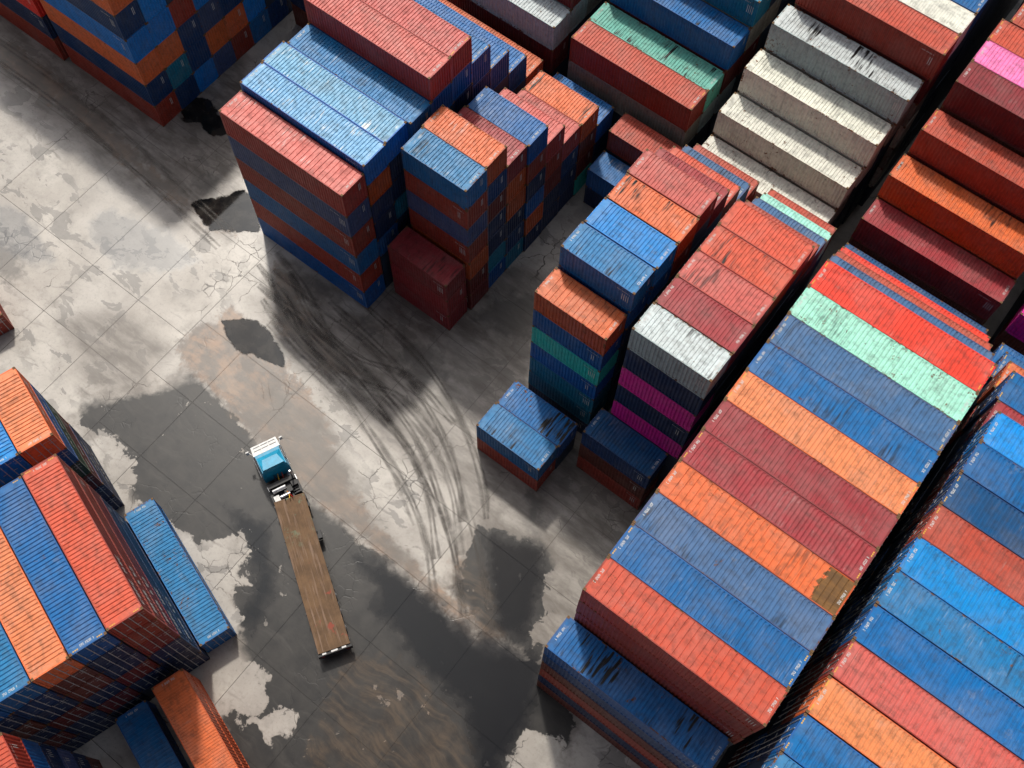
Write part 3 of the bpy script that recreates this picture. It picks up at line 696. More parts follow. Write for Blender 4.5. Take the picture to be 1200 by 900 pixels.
def ground_material(name, attrs=True, joint=False):
    t = NT(name)
    g = t.n('ShaderNodeNewGeometry'); P = g.outputs['Position']
    def at(nm):
        a = t.n('ShaderNodeAttribute'); a.attribute_name = nm; return a
    if attrs:
        A = at('zone_a'); B = at('zone_b')
        sa = t.n('ShaderNodeSeparateColor'); t.l(A.outputs['Color'], sa.inputs[0])
        sb = t.n('ShaderNodeSeparateColor'); t.l(B.outputs['Color'], sb.inputs[0])
        wet0, dry0, deep0 = sa.outputs[0], sa.outputs[1], sa.outputs[2]
        mud0, dark_patch0, sheen0 = sb.outputs[0], sb.outputs[1], sb.outputs[2]
        grime0 = A.outputs['Alpha']
    n_big = t.noise(P, 0.16, 5, 0.6); n_mid = t.noise(P, 0.7, 6, 0.62); n_fine = t.noise(P, 4.5, 6, 0.65); n_grain = t.noise(P, 26.0, 4, 0.7)
    edge = t.noise(P, 0.85, 7, 0.62, 0.3)
    oi = t.n('ShaderNodeObjectInfo')
    # dry concrete, every slab its own tone
    c = t.mix(t.ramp(n_big, 0.32, 0.68), (0.36, 0.326, 0.285, 1), (0.55, 0.515, 0.46, 1))
    c = t.mix(t.math('MULTIPLY', oi.outputs['Random'], 0.35), c, (0.34, 0.32, 0.30, 1))
    c = t.mix(t.ramp(n_mid, 0.45, 0.72, 0, 0.55), c, (0.25, 0.232, 0.208, 1))
    c = t.mix(t.ramp(n_fine, 0.5, 0.8, 0, 0.5), c, (0.14, 0.13, 0.12, 1))
    c = t.mix(t.ramp(n_grain, 0.35, 0.75, 0, 0.25), c, (0.12, 0.11, 0.10, 1))
    fl = t.noise(t.vmul(P, (0.55, 1.0, 1.0)), 0.62, 9, 0.6, 0.5)
    flm = t.math('MULTIPLY', t.ramp(fl, 0.545, 0.56), t.ramp(t.noise(t.vadd(P, (21., 5., 0.)), 0.09, 2), 0.42, 0.58))
    c = t.mix(t.math('MULTIPLY', flm, 0.72), c, (0.16, 0.15, 0.138, 1))
    if joint: c = t.mix(1.0, c, (0.045, 0.04, 0.035, 1))
    rough = t.math('MULTIPLY_ADD', n_mid, 0.16, 0.34)
    hgt = t.math('ADD', t.math('MULTIPLY', n_fine, 0.5), t.math('MULTIPLY', n_grain, 0.35))
    # drag scratches along the yard's lanes
    wz = t.n('ShaderNodeTexNoise'); wz.inputs['Scale'].default_value = 0.18; wz.inputs['Detail'].default_value = 3; t.l(P, wz.inputs['Vector'])
    sc1 = t.noise(t.vmul(t.vadd(P, t.vmul(wz.outputs['Color'], (4.0, 4.0, 0.0))), (0.16, 1.5, 1.0)), 1.1, 6, 0.65)
    c = t.mix(t.math('MULTIPLY', t.ramp(sc1, 0.55, 0.75), t.ramp(n_big, 0.42, 0.62), clamp=True), c, (0.15, 0.135, 0.12, 1))
    # cracks
    vo = t.n('ShaderNodeTexVoronoi', feature='DISTANCE_TO_EDGE'); vo.inputs['Scale'].default_value = 0.42
    wv = t.n('ShaderNodeTexNoise'); wv.inputs['Scale'].default_value = 1.1; wv.inputs['Detail'].default_value = 6; t.l(P, wv.inputs['Vector'])
    t.l(t.vadd(P, t.vmul(wv.outputs['Color'], (1.3, 1.3, 0.0))), vo.inputs['Vector'])
    crk = t.math('MULTIPLY', t.ramp(vo.outputs['Distance'], 0.004, 0.016, 1.0, 0.0), t.ramp(t.noise(P, 0.11, 3), 0.54, 0.62))
    vo2 = t.n('ShaderNodeTexVoronoi', feature='DISTANCE_TO_EDGE'); vo2.inputs['Scale'].default_value = 1.1
    t.l(t.vadd(P, t.vmul(wv.outputs['Color'], (0.6, 0.6, 0.0))), vo2.inputs['Vector'])
    crk2 = t.math('MULTIPLY', t.ramp(vo2.outputs['Distance'], 0.01, 0.04, 1.0, 0.0), t.ramp(t.noise(t.vadd(P, (40., 11., 0.)), 0.13, 3), 0.60, 0.66))
    crk = t.math('MAXIMUM', crk, crk2)
    c = t.mix(t.math('MULTIPLY', crk, 0.85), c, (0.035, 0.03, 0.026, 1))
    hgt = t.math('SUBTRACT', hgt, crk)
    if attrs:
        def mask(v, amp, lo=0.47, hi=0.53, nz=edge):
            return t.ramp(t.math('ADD', v, t.math('MULTIPLY_ADD', nz, amp, -amp * 0.5)), lo, hi)
        # mud and silt
        n_m2 = t.noise(t.vadd(P, (3.0, 17.0, 0.0)), 0.5, 6, 0.65)
        mm = mask(mud0, 0.9, 0.40, 0.62)
        n_m2 = t.math('ADD', n_m2, t.math('MULTIPLY_ADD', sc1, 0.5, -0.25))
        mud = t.mix(t.ramp(n_m2, 0.38, 0.66), (0.085, 0.063, 0.047, 1), (0.26, 0.150, 0.082, 1))
        c = t.mix(t.math('MULTIPLY', mm, t.ramp(n_mid, 0.25, 0.65, 1.0, 0.7)), c, mud)
        gmk = mask(grime0, 1.1, 0.30, 0.80, n_big)
        gmk = t.math('MULTIPLY', gmk, t.ramp(t.noise(t.vmul(P, (0.3, 1.0, 1.0)), 0.9, 7, 0.65), 0.3, 0.68, 0.95, 0.45))
        c = t.mix(gmk, c, (0.105, 0.088, 0.072, 1))
        # irregular dark patches
        om = mask(dark_patch0, 1.0, 0.36, 0.72)
        c = t.mix(t.math('MULTIPLY', om, 0.7), c, (0.06, 0.055, 0.05, 1))
        dmp = t.math('MULTIPLY', t.ramp(t.math('ADD', wet0, t.math('MULTIPLY_ADD', t.noise(P, 0.35, 5, 0.6), 1.6, -0.8)), 0.12, 0.62), t.math('MULTIPLY_ADD', mask(dry0, 0.8, 0.40, 0.6), -0.75, 1.0))
        c = t.mix(t.math('MULTIPLY', dmp, 0.75), c, t.mix(0.8, c, (0.075, 0.057, 0.042, 1)))
        rough = t.math('MULTIPLY_ADD', dmp, -0.03, rough)
        # wet film with dry islands
        ew = t.ramp(t.noise(t.vadd(P, (77., 13., 0.)), 0.14, 2), 0.42, 0.6, 0.02, 0.2)
        wv0 = t.math('ADD', wet0, t.math('MULTIPLY_ADD', edge, 0.6, -0.3))
        wm = t.ramp(wv0, t.math('SUBTRACT', 0.5, ew), t.math('ADD', 0.5, ew)); dm = mask(dry0, 0.8, 0.48, 0.52)
        isl = t.ramp(t.math('ADD', edge, t.math('MULTIPLY', n_big, 0.35)), 0.84, 0.855)
        wm = t.math('MULTIPLY', wm, t.math('SUBTRACT', 1.0, t.math('MAXIMUM', dm, isl)))
        film = t.mix(t.ramp(n_mid, 0.3, 0.72), (0.007, 0.0074, 0.0085, 1), (0.024, 0.0225, 0.021, 1))
        film = t.mix(t.ramp(sc1, 0.5, 0.75, 0, 0.4), film, (0.07, 0.065, 0.058, 1))
        film = t.mix(t.math('MULTIPLY', mm, t.ramp(t.math('ADD', sc1, n_m2), 0.8, 1.35, 0.05, 0.6)), film, (0.10, 0.066, 0.038, 1))
        c = t.mix(t.math('MULTIPLY', wm, 0.95), c, film)
        rough = t.math('MULTIPLY_ADD', wm, -0.04, rough)
        # standing water
        dp = t.math('MULTIPLY', mask(deep0, 0.55, 0.30, 0.74), t.math('SUBTRACT', 1.0, dm))
        c = t.mix(t.math('MULTIPLY', dp, 0.93), c, (0.005, 0.006, 0.008, 1))
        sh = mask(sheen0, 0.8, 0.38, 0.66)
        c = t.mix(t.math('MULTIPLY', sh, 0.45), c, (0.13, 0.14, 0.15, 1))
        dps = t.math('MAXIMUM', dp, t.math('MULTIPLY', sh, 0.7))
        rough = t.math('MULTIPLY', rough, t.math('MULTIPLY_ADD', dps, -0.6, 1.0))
        hgt = t.math('MULTIPLY', hgt, t.math('SUBTRACT', 1.0, t.math('MULTIPLY', t.math('MAXIMUM', dps, t.math('MULTIPLY', wm, 0.6)), 0.95)))
    t.l(c, t.bsdf.inputs['Base Color']); t.l(rough, t.bsdf.inputs['Roughness'])
    if attrs: t.l(t.math('MULTIPLY_ADD', wm, -0.16, 0.5), t.bsdf.inputs['Specular IOR Level'])
    else: t.bsdf.inputs['Specular IOR Level'].default_value = 0.5
    t.bump(hgt, 0.35, 0.02)
    return t.m
M_SLAB = ground_material("yard_concrete")
M_JOINT = ground_material("joint_fill", True, True)
M_SOIL = plain("joint_dirt", (0.035, 0.03, 0.026), 0.8, 0, 0.4, 2)

gb = MB(); gb.quad((-900, -900, -0.03), (900, -900, -0.03), (900, 900, -0.03), (-900, 900, -0.03))
M_FAR = ground_material("far_yard_concrete", False)
gm = gb.mesh("ground", M_FAR)
ground = tag(link('ground', gm), 'wide concrete ground of the container yard', 'ground', kind='structure')
def axis_lines(a, b, near, step):
    o = [near]
    while o[0] > a: o.insert(0, o[0] - step)
    while o[-1] < b: o.append(o[-1] + step)
    return o
XR = axis_lines(1.6, 44, 12.6, 6.12); XR = [x for x in XR if x > 3.5]; XR = [1.65] + XR
YR = axis_lines(-52, 10, 2.25, 5.93)
XL = [1.65, -3.9, -9.5, -15.5, -21.6, -33.8, -46.0, -52.0][::-1]
YL = [13.9, 9.9, 6.85, 3.8, 0.75, -2.22, -11.5, -17.2, -28.6, -40.0]
slabs = []
for xs, ys in ((XR, YR), (XL, YL[::-1])):
    for i in range(len(xs) - 1):
        for j in range(len(ys) - 1):
            slabs.append((xs[i], xs[i + 1], ys[j], ys[j + 1]))
rs = random.Random(3)
CELLS = 18
for (x0, x1, y0, y1) in slabs:
    gap = 0.018
    def axis(a, b):
        a += gap; b -= gap
        return [a, a + 0.015] + [a + 0.015 + (b - a - 0.03) * k / CELLS for k in range(1, CELLS)] + [b - 0.015, b]
    ax, ay = axis(x0, x1), axis(y0, y1)
    tz = [rs.uniform(-0.003, 0.003) for _ in range(4)]
    V, F = [], []
    nx, ny = len(ax), len(ay)
    for j, yy in enumerate(ay):
        for i, xx in enumerate(ax):
            u, v = (xx - x0) / (x1 - x0), (yy - y0) / (y1 - y0)
            zz = (tz[0] * (1 - u) + tz[1] * u) * (1 - v) + (tz[2] * (1 - u) + tz[3] * u) * v
            if i in (0, nx - 1) or j in (0, ny - 1): zz -= 0.008
            V.append((xx, yy, zz))
    for j in range(ny - 1):
        for i in range(nx - 1):
            p = j * nx + i; F.append((p, p + 1, p + nx + 1, p + nx))
    m = bpy.data.meshes.new("concrete_slab"); m.from_pydata(V, [], F); m.materials.append(M_SLAB)
    PP = np.array(V)[:, :2]
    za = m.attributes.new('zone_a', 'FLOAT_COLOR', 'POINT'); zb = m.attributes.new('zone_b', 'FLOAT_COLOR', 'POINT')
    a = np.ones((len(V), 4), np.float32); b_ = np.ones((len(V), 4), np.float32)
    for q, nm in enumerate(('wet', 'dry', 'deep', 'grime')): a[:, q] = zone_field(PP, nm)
    for q, nm in enumerate(('mud', 'dark_patch', 'sheen')): b_[:, q] = zone_field(PP, nm)
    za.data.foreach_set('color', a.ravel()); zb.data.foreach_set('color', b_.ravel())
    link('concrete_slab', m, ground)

gx, gy = np.meshgrid(np.arange(-52, 47.7, 0.6), np.arange(-56, 14.1, 0.6))
PP = np.stack([gx.ravel(), gy.ravel()], 1); nx = gx.shape[1]; ny = gx.shape[0]
m = bpy.data.meshes.new("joint_fill"); m.from_pydata([(x, y, -0.011) for x, y in PP], [], [(j * nx + i, j * nx + i + 1, (j + 1) * nx + i + 1, (j + 1) * nx + i) for j in range(ny - 1) for i in range(nx - 1)])
m.materials.append(M_JOINT)
for an, nms in (('zone_a', ('wet', 'dry', 'deep', 'grime')), ('zone_b', ('mud', 'dark_patch', 'sheen'))):
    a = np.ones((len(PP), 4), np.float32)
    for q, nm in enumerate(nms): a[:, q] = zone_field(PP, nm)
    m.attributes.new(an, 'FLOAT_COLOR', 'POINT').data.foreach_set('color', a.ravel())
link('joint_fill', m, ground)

# tyre tracks: thin rubber/mud films, pairs of ragged ribbons
t = NT("tyre_track")
g = t.n('ShaderNodeNewGeometry')
tn = t.noise(g.outputs['Position'], 0.8, 5, 0.6)
oit = t.n('ShaderNodeObjectInfo')
ua = t.n('ShaderNodeAttribute'); ua.attribute_name = 'across'
prof = t.math('SUBTRACT', 1.0, t.math('POWER', t.math('ABSOLUTE', ua.outputs['Fac']), 1.4))
rib = t.ramp(t.noise(t.comb(t.math('MULTIPLY', ua.outputs['Fac'], 2.2), 0.0, 0.0), 2.3, 2), 0.35, 0.55, 0.25, 1.0)
al = t.math('MULTIPLY', t.math('MULTIPLY', t.math('MULTIPLY', t.ramp(tn, 0.3, 0.68, 0.3, 0.8), t.math('MULTIPLY_ADD', oit.outputs['Random'], 0.6, 0.35)), prof), rib)
t.bsdf.inputs['Base Color'].default_value = (0.05, 0.038, 0.029, 1); t.bsdf.inputs['Roughness'].default_value = 0.5
t.l(al, t.bsdf.inputs['Alpha'])
M_TRACK = t.m
for tr in TRACKS:
    c = spline(tr)
    for off in (-1.12, -0.78, 0.78, 1.12):
        V, F, AC = [], [], []
        wob = rs.uniform(0.03, 0.12)
        for i, p in enumerate(c):
            q = c[min(i + 1, len(c) - 1)] - c[max(i - 1, 0)]; nrm = np.array([-q[1], q[0]]) / np.linalg.norm(q)
            for k in range(5):
                s_ = -1 + k * 0.5; w_ = p + nrm * (off + wob * math.sin(i * 0.21 + off * 3) + s_ * (0.2 + 0.07 * math.sin(i * 0.37 + off)))
                V.append((w_[0], w_[1], 0.009 + 0.0007 * TRACKS.index(tr) + 0.0001 * off)); AC.append(s_)
        for i in range(len(c) - 1):
            for k in range(4):
                p = i * 5 + k; F.append((p, p + 1, p + 6, p + 5))
        m = bpy.data.meshes.new("tyre_track"); m.from_pydata(V, [], F); m.materials.append(M_TRACK)
        at_ = m.attributes.new('across', 'FLOAT', 'POINT'); at_.data.foreach_set('value', np.array(AC, np.float32))
        link('tyre_track', m, ground)

# puddles
t = NT("puddle_water")
g = t.n('ShaderNodeNewGeometry')
t.l(t.mix(t.ramp(t.noise(g.outputs['Position'], 0.8, 4), 0.35, 0.7), (0.006, 0.006, 0.007, 1), (0.03, 0.027, 0.024, 1)), t.bsdf.inputs['Base Color'])
t.bsdf.inputs['Roughness'].default_value = 0.05
t.bsdf.inputs['IOR'].default_value = 1.33
ra = t.n('ShaderNodeAttribute'); ra.attribute_name = 'rim'
t.l(t.ramp(t.math('ADD', ra.outputs['Fac'], t.math('MULTIPLY_ADD', t.noise(g.outputs['Position'], 2.2, 6, 0.65), 1.3, -0.65)), 0.25, 0.6, 0.0, 0.97), t.bsdf.inputs['Alpha'])
M_WATER = t.m
PUDDLES = [([(3.4, -8.6), (4.5, -7.3), (6.1, -6.9), (8.0, -7.2), (10.1, -8.4), (9.1, -8.8), (7.6, -9.1), (6.6, -9.5), (4.9, -9.4)], 'oval grey puddle among the tyre tracks before the upper left block'),
           ([(-15.1, 5.1), (-15.0, 6.8), (-13.9, 7.5), (-12.5, 6.9), (-11.0, 6.8), (-10.0, 6.1), (-10.6, 5.2), (-11.9, 4.9), (-12.8, 5.3), (-13.9, 4.5)], 'black puddle beside the end of the top left block'),
           ([(-7.1, -1.7), (-6.4, -0.4), (-5.4, 0.4), (-4.4, 2.2), (-2.6, 1.6), (-0.6, 0.0), (-2.0, -1.0), (-3.7, -2.3), (-5.5, -2.1)], 'black puddle at the left corner of the upper left block')]
rp = random.Random(8)
for pts, lab in PUDDLES:
    c = spline(pts + [pts[0]], 10)[:-1]
    V = []
    ph = [rp.uniform(0, 6.28) for _ in range(8)]
    for i_, p in enumerate(c):
        a_ = i_ / len(c) * 6.2832
        f_ = sum(math.sin(a_ * (5 + 3 * q) + ph[q]) / (1.2 + 0.7 * q) for q in range(8)) * 0.035 * math.sqrt(np.ptp(np.array(c), 0).max()) + rp.uniform(-0.02, 0.02)
        ctr = np.mean(np.array(c), 0); dr = (p - ctr) / max(0.3, np.linalg.norm(p - ctr))
        V.append((p[0] + dr[0] * f_, p[1] + dr[1] * f_, 0.0085))
    n_ = len(V); ctr = np.mean(np.array(V), 0); rings = []
    for q_, (off, r_) in enumerate(((0.45, 0.0), (0.1, 0.45), (-0.25, 1.0))):
        for v_ in V:
            d_ = np.array(v_) - ctr; l_ = np.linalg.norm(d_[:2]) or 1
            rings.append((v_[0] + d_[0] / l_ * off, v_[1] + d_[1] / l_ * off, v_[2]))
    F_ = [(q_ * n_ + i_, q_ * n_ + (i_ + 1) % n_, (q_ + 1) * n_ + (i_ + 1) % n_, (q_ + 1) * n_ + i_) for q_ in range(2) for i_ in range(n_)]
    F_.append(tuple(2 * n_ + i_ for i_ in range(n_)))
    m = bpy.data.meshes.new("puddle"); m.from_pydata(rings, [], F_); m.materials.append(M_WATER)
    m.attributes.new('rim', 'FLOAT', 'POINT').data.foreach_set('value', np.array([0.0] * n_ + [0.5] * n_ + [1.0] * n_, np.float32))
    if m.polygons[-1].normal.z < 0: m.flip_normals()
    tag(link('puddle', m), lab, 'puddle', 'puddles on the yard', kind='structure')

# ------------------------------------------------------------------ truck
M_CYAN = plain("cab_paint", lin((14, 150, 190)), 0.35, 0, 0.2, 2)
M_WHITE = plain("white_enamel", (0.72, 0.72, 0.70), 0.4, 0, 0.2, 4)
M_BLACK = plain("chassis_black", (0.02, 0.02, 0.022), 0.55, 0, 0.4, 5)
M_TYRE = plain("tyre_rubber", (0.018, 0.018, 0.018), 0.85)
M_ALU = plain("bare_metal", (0.55, 0.55, 0.56), 0.35, 0.8, 0.3, 5)
M_GLASS = plain("cab_glass", (0.015, 0.02, 0.024), 0.08, 0, 0.1)
M_LAMP = plain("tail_lamp", (0.35, 0.02, 0.015), 0.3)
t = NT("trailer_deck")
g = t.n('ShaderNodeTexCoord'); DECK_TC = g; P = g.outputs['Object']
c = t.mix(t.ramp(t.noise(P, 0.9, 6, 0.65), 0.3, 0.7), (0.10, 0.054, 0.023, 1), (0.165, 0.092, 0.042, 1))
c = t.mix(t.ramp(t.noise(t.vmul(P, (0.25, 3.0, 1.0)), 1.8, 4), 0.5, 0.75, 0, 0.7), c, (0.27, 0.18, 0.13, 1))
c = t.mix(t.ramp(t.noise(P, 3.0, 6, 0.7), 0.62, 0.72, 0, 0.8), c, (0.07, 0.035, 0.018, 1))
gm_ = t.math('MULTIPLY', t.ramp(t.noise(t.vadd(P, (4., 9., 0.)), 1.1, 5, 0.7), 0.56, 0.64), 0.6)
sep = t.n('ShaderNodeSeparateXYZ'); t.l(P, sep.inputs[0])
c = t.mix(t.math('MULTIPLY', gm_, t.ramp(sep.outputs[0], 7.0, 11.5)), c, (0.14, 0.26, 0.17, 1))
rd = t.math('MULTIPLY', t.ramp(t.noise(t.vadd(P, (14., 2., 5.)), 0.9, 3), 0.62, 0.68), t.ramp(sep.outputs[0], 8.0, 4.0))
c = t.mix(t.math('MULTIPLY', rd, 0.7), c, (0.30, 0.05, 0.03, 1))
t.l(c, t.bsdf.inputs['Base Color']); t.bsdf.inputs['Roughness'].default_value = 0.75
t.bump(t.noise(P, 6.0, 4), 0.3, 0.01)
M_DECK = t.m

tr_rear = Vector((29.41, -23.56)); tr_front = Vector((18.83, -16.92))
tdir = (tr_front - tr_rear); TL_ = tdir.length; tang = math.atan2(tdir.y, tdir.x)
truck = link('flatbed_truck', None, None, (tr_rear.x, tr_rear.y, 0.0), tang)
DECK_TC.object = truck
tag(truck, 'semi truck with turquoise cab and long rusty flatbed trailer on wet ground', 'truck')
# trailer: local x from 0 (rear) to TL_ (front), deck top 1.45
DZ = 1.45; hw = 1.22
npl = 9; pw = (2 * hw - 0.16) / npl
b = MB()
for sy in (-1, 1):
    y0, y1 = sorted((sy * hw, sy * (hw - 0.08))); b.box(0.0, TL_, y0, y1, DZ - 0.16, DZ + 0.012)
b.box(0.002, 0.10, -hw + 0.082, hw - 0.082, DZ - 0.16, DZ + 0.012); b.box(TL_ - 0.10, TL_ - 0.002, -hw + 0.082, hw - 0.082, DZ - 0.16, DZ + 0.012)
for k in range(1, 7):
    b.box(TL_ * k / 7 - 0.05, TL_ * k / 7 + 0.05, -hw + 0.082, hw - 0.082, DZ - 0.15, DZ - 0.03)
b.box(0.3, TL_ - 0.3, -0.55, -0.40, 1.0, DZ - 0.165); b.box(0.3, TL_ - 0.3, 0.40, 0.55, 1.0, DZ - 0.165)
link('deck_frame', b.mesh("deck_frame", M_DECK), truck)
pb = MB(); pb.box(0.102, TL_ - 0.102, 0.003, pw - 0.003, DZ - 0.028, DZ); pm = pb.mesh("deck_plank", M_DECK)
for k in range(npl):
    link('deck_plank', pm, truck, (0, -hw + 0.08 + k * pw, rs.uniform(-0.004, 0.004)))
lk = MB(); lk.box(-0.09, 0.09, -0.05, 0.03, -0.1, 0.045); lkm = lk.mesh("twist_lock", M_BLACK)
for x in (0.35, 3.2, 6.2, 9.2, TL_ - 0.4):
    for sy in (-1, 1): link('twist_lock', lkm, truck, (x, sy * (hw + 0.05), DZ - 0.04))
b = MB(); b.box(-0.22, -0.02, -hw - 0.08, hw + 0.08, 0.62, 1.36); b.box(-0.26, -0.22, -hw + 0.1, hw - 0.1, 0.5, 0.62)
bp = link('rear_bumper', b.mesh("rear_bumper", M_BLACK), truck)
for sy in (-1, 1):
    b = MB(); b.box(-0.245, -0.224, sy * 0.95 - 0.13, sy * 0.95 + 0.13, 0.95, 1.12); link('tail_light', b.mesh("tail_light", M_LAMP), bp)
b = MB()
for (y, l) in ((-0.72, 0.34), (0.02, 0.5), (0.8, 0.3)): b.box(-0.16, -0.03, y - l / 2, y + l / 2, 1.362, 1.40)
link('reflective_plate', b.mesh("reflective_plate", M_WHITE), bp)
def wheel_mesh():
    b = MB(); b.cyl((0, -0.15, 0), (0, 0.15, 0), 0.51, 24); b.cyl((0, -0.135, 0), (0, -0.152, 0), 0.40, 20, 0.40)
    return b.mesh("tyre", M_TYRE)
def rim_mesh():
    b = MB(); b.cyl((0, -0.10, 0), (0, -0.165, 0), 0.27, 16, 0.24); b.cyl((0, -0.165, 0), (0, -0.21, 0), 0.10, 10, 0.08)
    return b.mesh("rim", M_ALU)
WM, RM = wheel_mesh(), rim_mesh()
def wheel(x, y, parent, s):
    w_ = link('wheel', WM, parent, (x, y, 0.51), 0 if s < 0 else math.pi); link('rim', RM, w_)
for x in (1.5, 2.8, 4.1):
    for s in (-1, 1):
        wheel(x, s * 1.05, truck, s); wheel(x, s * 0.70, truck, s)
b = MB()
for x in (1.5, 2.8, 4.1): b.cyl((x, -1.0, 0.51), (x, 1.0, 0.51), 0.07, 8)
link('axle', b.mesh("axle", M_BLACK), truck)
b = MB()
for s in (-1, 1): b.box(8.9, 9.05, s * 0.75 - 0.06, s * 0.75 + 0.06, 0.1, 1.02); b.box(8.85, 9.1, s * 0.75 - 0.12, s * 0.75 + 0.12, 0.06, 0.1)
link('landing_leg', b.mesh("landing_leg", M_BLACK), truck)
b = MB(); b.box(TL_ - 3.9, TL_ - 3.2, -hw - 0.34, -hw - 0.02, 0.75, 1.2); link('side_box', b.mesh("side_box", M_BLACK), truck)

# tractor, own heading; local x forward, origin at deck front on the ground
cab_front = Vector((14.02, -14.77)); cdir = cab_front - tr_front; CL = cdir.length; cang = math.atan2(cdir.y, cdir.x)
trac = link('tractor', None, truck, (TL_, 0, 0), cang - tang)
def cpart(nm, mb, mat, parent=None):
    return link(nm, mb.mesh(nm, mat), parent or trac)
b = MB()
for s in (-1, 1): b.box(-1.6, CL - 0.25, s * 0.42 - 0.07, s * 0.42 + 0.07, 0.72, 0.98)
for x in (-1.4, -0.3, 0.6, 1.6, 2.6, 3.6): b.box(x, x + 0.12, -0.35, 0.35, 0.74, 0.95)
ch = cpart('chassis', b, M_BLACK)
b = MB(); b.cyl((-0.75, 0, 1.0), (-0.75, 0, 1.12), 0.55, 20); cpart('fifth_wheel', b, M_BLACK, ch)
for s in (-1, 1):
    for x0 in (-1.2, 0.15):
        b = MB(); b.box(x0, x0 + 1.1, s * 0.98 - 0.26, s * 0.98 + 0.26, 1.08, 1.13)
        cpart('mudguard', b, M_BLACK)
for x in (-0.65, 0.7):
    for s in (-1, 1): wheel(x, s * 0.98, trac, s)
for s in (-1, 1): wheel(CL - 1.25, s * 1.02, trac, s)
b = MB(); b.cyl((0.35, -0.25, 1.3), (0.35, 0.55, 1.3), 0.15, 14); b.cyl((1.02, -0.15, 1.34), (1.02, 0.95, 1.34), 0.19, 16); cpart('air_tank', b, M_ALU)
b = MB(); b.box(0.05, 0.62, 0.62, 1.08, 1.14, 1.36); cpart('tool_box', b, M_WHITE)
b = MB(); b.cyl((1.35, -0.85, 0.85), (2.25, -0.85, 0.85), 0.30, 16); cpart('fuel_tank', b, M_ALU)
b = MB(); b.box(0.75, 1.45, -1.1, -0.62, 1.15, 1.5); b.box(1.25, 1.6, -1.15, 1.15, 1.0, 1.65); b.box(0.5, 1.2, -0.55, 0.1, 1.0, 1.28)
for k in range(5): b.box(0.15 + 0.22 * k, 0.22 + 0.22 * k, -1.05, -0.55, 1.14, 1.24)
cpart('engine_deck', b, M_BLACK)
b = MB(); b.cyl((1.45, -0.95, 1.0), (1.45, -0.95, 2.9), 0.075, 10); cpart('exhaust_pipe', b, M_ALU)
for hy, hm in ((-0.2, M_LAMP), (0.0, M_MARKY), (0.2, M_BLACK)):
    b = MB(); pr = None
    for q in range(9):
        f = q / 8; pt = (2.1 - 2.3 * f, hy + 0.12 * math.sin(f * 6.0 + hy * 9), 1.75 - 0.55 * math.sin(f * math.pi) + 0.0 * f)
        if pr: b.cyl(pr, pt, 0.035, 6)
        pr = pt
    cpart('air_hose', b, hm)
for s in (-1, 1):
    b = MB(); b.box(1.05, 1.75, s * 1.0 - 0.2, s * 1.0 + 0.2, 0.55, 1.0); cpart('battery_box', b, M_ALU)
# cab body: back wall x=1.75, front x=CL-0.75
xb, xf = 2.15, CL - 1.35; w0, w1 = 1.14, 1.0
b = MB()
b.hexa([(xb, -w0, 0.9), (xf + 0.35, -w0, 0.9), (xf + 0.35, w0, 0.9), (xb, w0, 0.9), (xb, -w0, 1.9), (xf + 0.3, -w0, 1.9), (xf + 0.3, w0, 1.9), (xb, w0, 1.9)])
b.hexa([(xb + 0.002, -w0 + 0.002, 1.9), (xf + 0.28, -w0 + 0.002, 1.9), (xf + 0.28, w0 - 0.002, 1.9), (xb + 0.002, w0 - 0.002, 1.9), (xb + 0.1, -w1, 2.78), (xf - 0.1, -w1, 2.78), (xf - 0.1, w1, 2.78), (xb + 0.1, w1, 2.78)])
cabo = cpart('cab', b, M_CYAN)
b = MB()
b.hexa([(xb + 0.12, -0.95, 2.782), (xf - 0.35, -0.95, 2.782), (xf - 0.35, 0.95, 2.782), (xb + 0.12, 0.95, 2.782), (xb + 0.15, -0.88, 3.1), (xf - 0.7, -0.62, 2.95), (xf - 0.7, 0.62, 2.95), (xb + 0.15, 0.88, 3.1)])
cpart('roof_fairing', b, M_CYAN, cabo)
b = MB(); b.hexa([(xf + 0.285, -w0 + 0.14, 1.93), (xf + 0.30, -w0 + 0.14, 1.93), (xf + 0.30, w0 - 0.14, 1.93), (xf + 0.285, w0 - 0.14, 1.93), (xf - 0.07, -w1 + 0.08, 2.7), (xf - 0.05, -w1 + 0.08, 2.7), (xf - 0.05, w1 - 0.08, 2.7), (xf - 0.07, w1 - 0.08, 2.7)])
cpart('windscreen', b, M_GLASS, cabo)
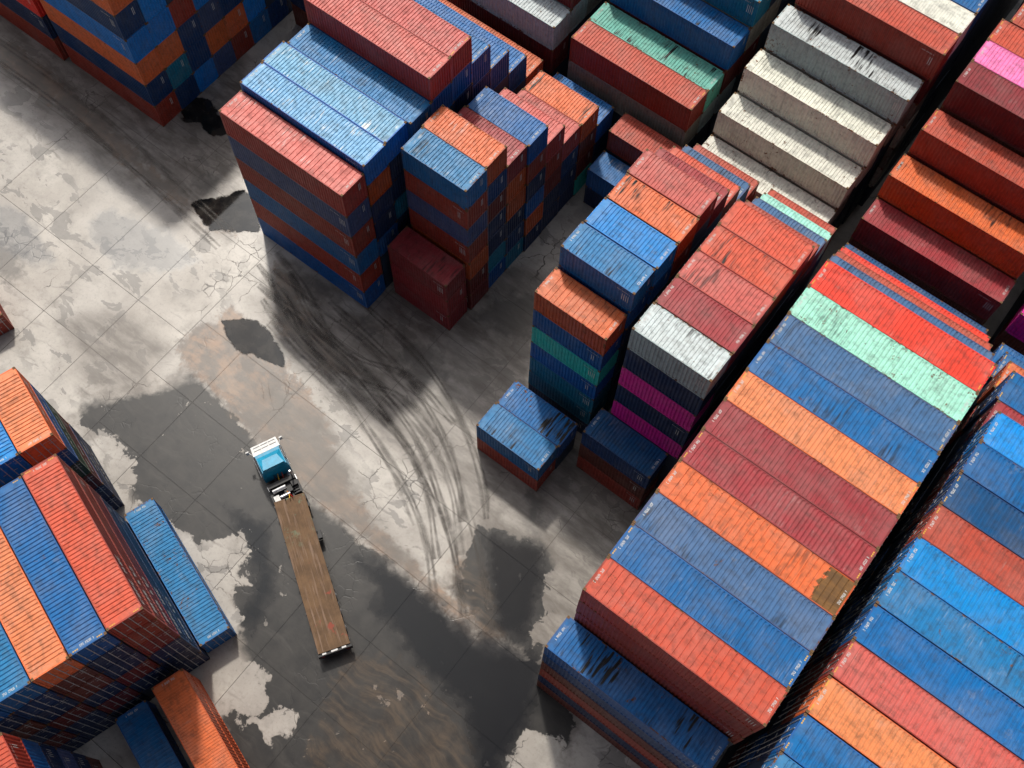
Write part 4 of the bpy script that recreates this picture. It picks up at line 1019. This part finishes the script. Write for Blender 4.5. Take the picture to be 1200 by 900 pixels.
for s in (-1, 1):
    b = MB(); y0, y1 = sorted((s * (w0 + 0.002), s * (w0 - 0.1))); b.hexa([(xb + 0.7, s * (w0 - 0.02) - 0.03, 1.95), (xf + 0.1, s * (w0 - 0.02) - 0.03, 1.95), (xf + 0.1, s * (w0 - 0.02) + 0.03, 1.95), (xb + 0.7, s * (w0 - 0.02) + 0.03, 1.95), (xb + 0.75, s * (w1 + 0.03) - 0.03, 2.6), (xf - 0.08, s * (w1 + 0.03) - 0.03, 2.6), (xf - 0.08, s * (w1 + 0.03) + 0.03, 2.6), (xb + 0.75, s * (w1 + 0.03) + 0.03, 2.6)])
    cpart('side_window', b, M_GLASS, cabo)
    b = MB(); b.cyl((xf + 0.35, s * 1.1, 2.05), (xf + 0.75, s * 1.38, 2.15), 0.03, 6); b.box(xf + 0.70, xf + 0.80, s * 1.42 - 0.12, s * 1.42 + 0.12, 1.75, 2.25); cpart('mirror', b, M_WHITE, cabo)
    b = MB(); b.cyl((xb + 0.15, s * 1.2, 2.0), (xf + 0.1, s * 1.2, 2.0), 0.03, 6); cpart('side_rail', b, M_ALU, cabo)
b = MB()
b.hexa([(xf + 0.36, -1.16, 0.45), (CL, -1.12, 0.45), (CL, 1.12, 0.45), (xf + 0.36, 1.16, 0.45), (xf + 0.36, -1.14, 1.72), (CL - 0.08, -1.08, 1.55), (CL - 0.08, 1.08, 1.55), (xf + 0.36, 1.14, 1.72)])
bon = cpart('bonnet', b, M_WHITE)
b = MB()
for xx in (xf + 0.75, xf + 1.05):
    for y0 in (-0.95, -0.30, 0.35):
        zz = 1.72 - (xx - xf - 0.36) * 0.17 / (CL - 0.08 - xf - 0.36)
        b.hexa([(xx, y0, zz + 0.002), (xx + 0.06, y0, zz - 0.018), (xx + 0.06, y0 + 0.58, zz - 0.018), (xx, y0 + 0.58, zz + 0.002), (xx, y0, zz + 0.012), (xx + 0.06, y0, zz - 0.006), (xx + 0.06, y0 + 0.58, zz - 0.006), (xx, y0 + 0.58, zz + 0.012)])
cpart('grille_slot', b, M_BLACK, bon)
for s in (-1, 1):
    b = MB(); b.box(CL - 0.005, CL + 0.03, s * 0.85 - 0.16, s * 0.85 + 0.16, 0.75, 0.95); cpart('headlight', b, M_ALU, bon)
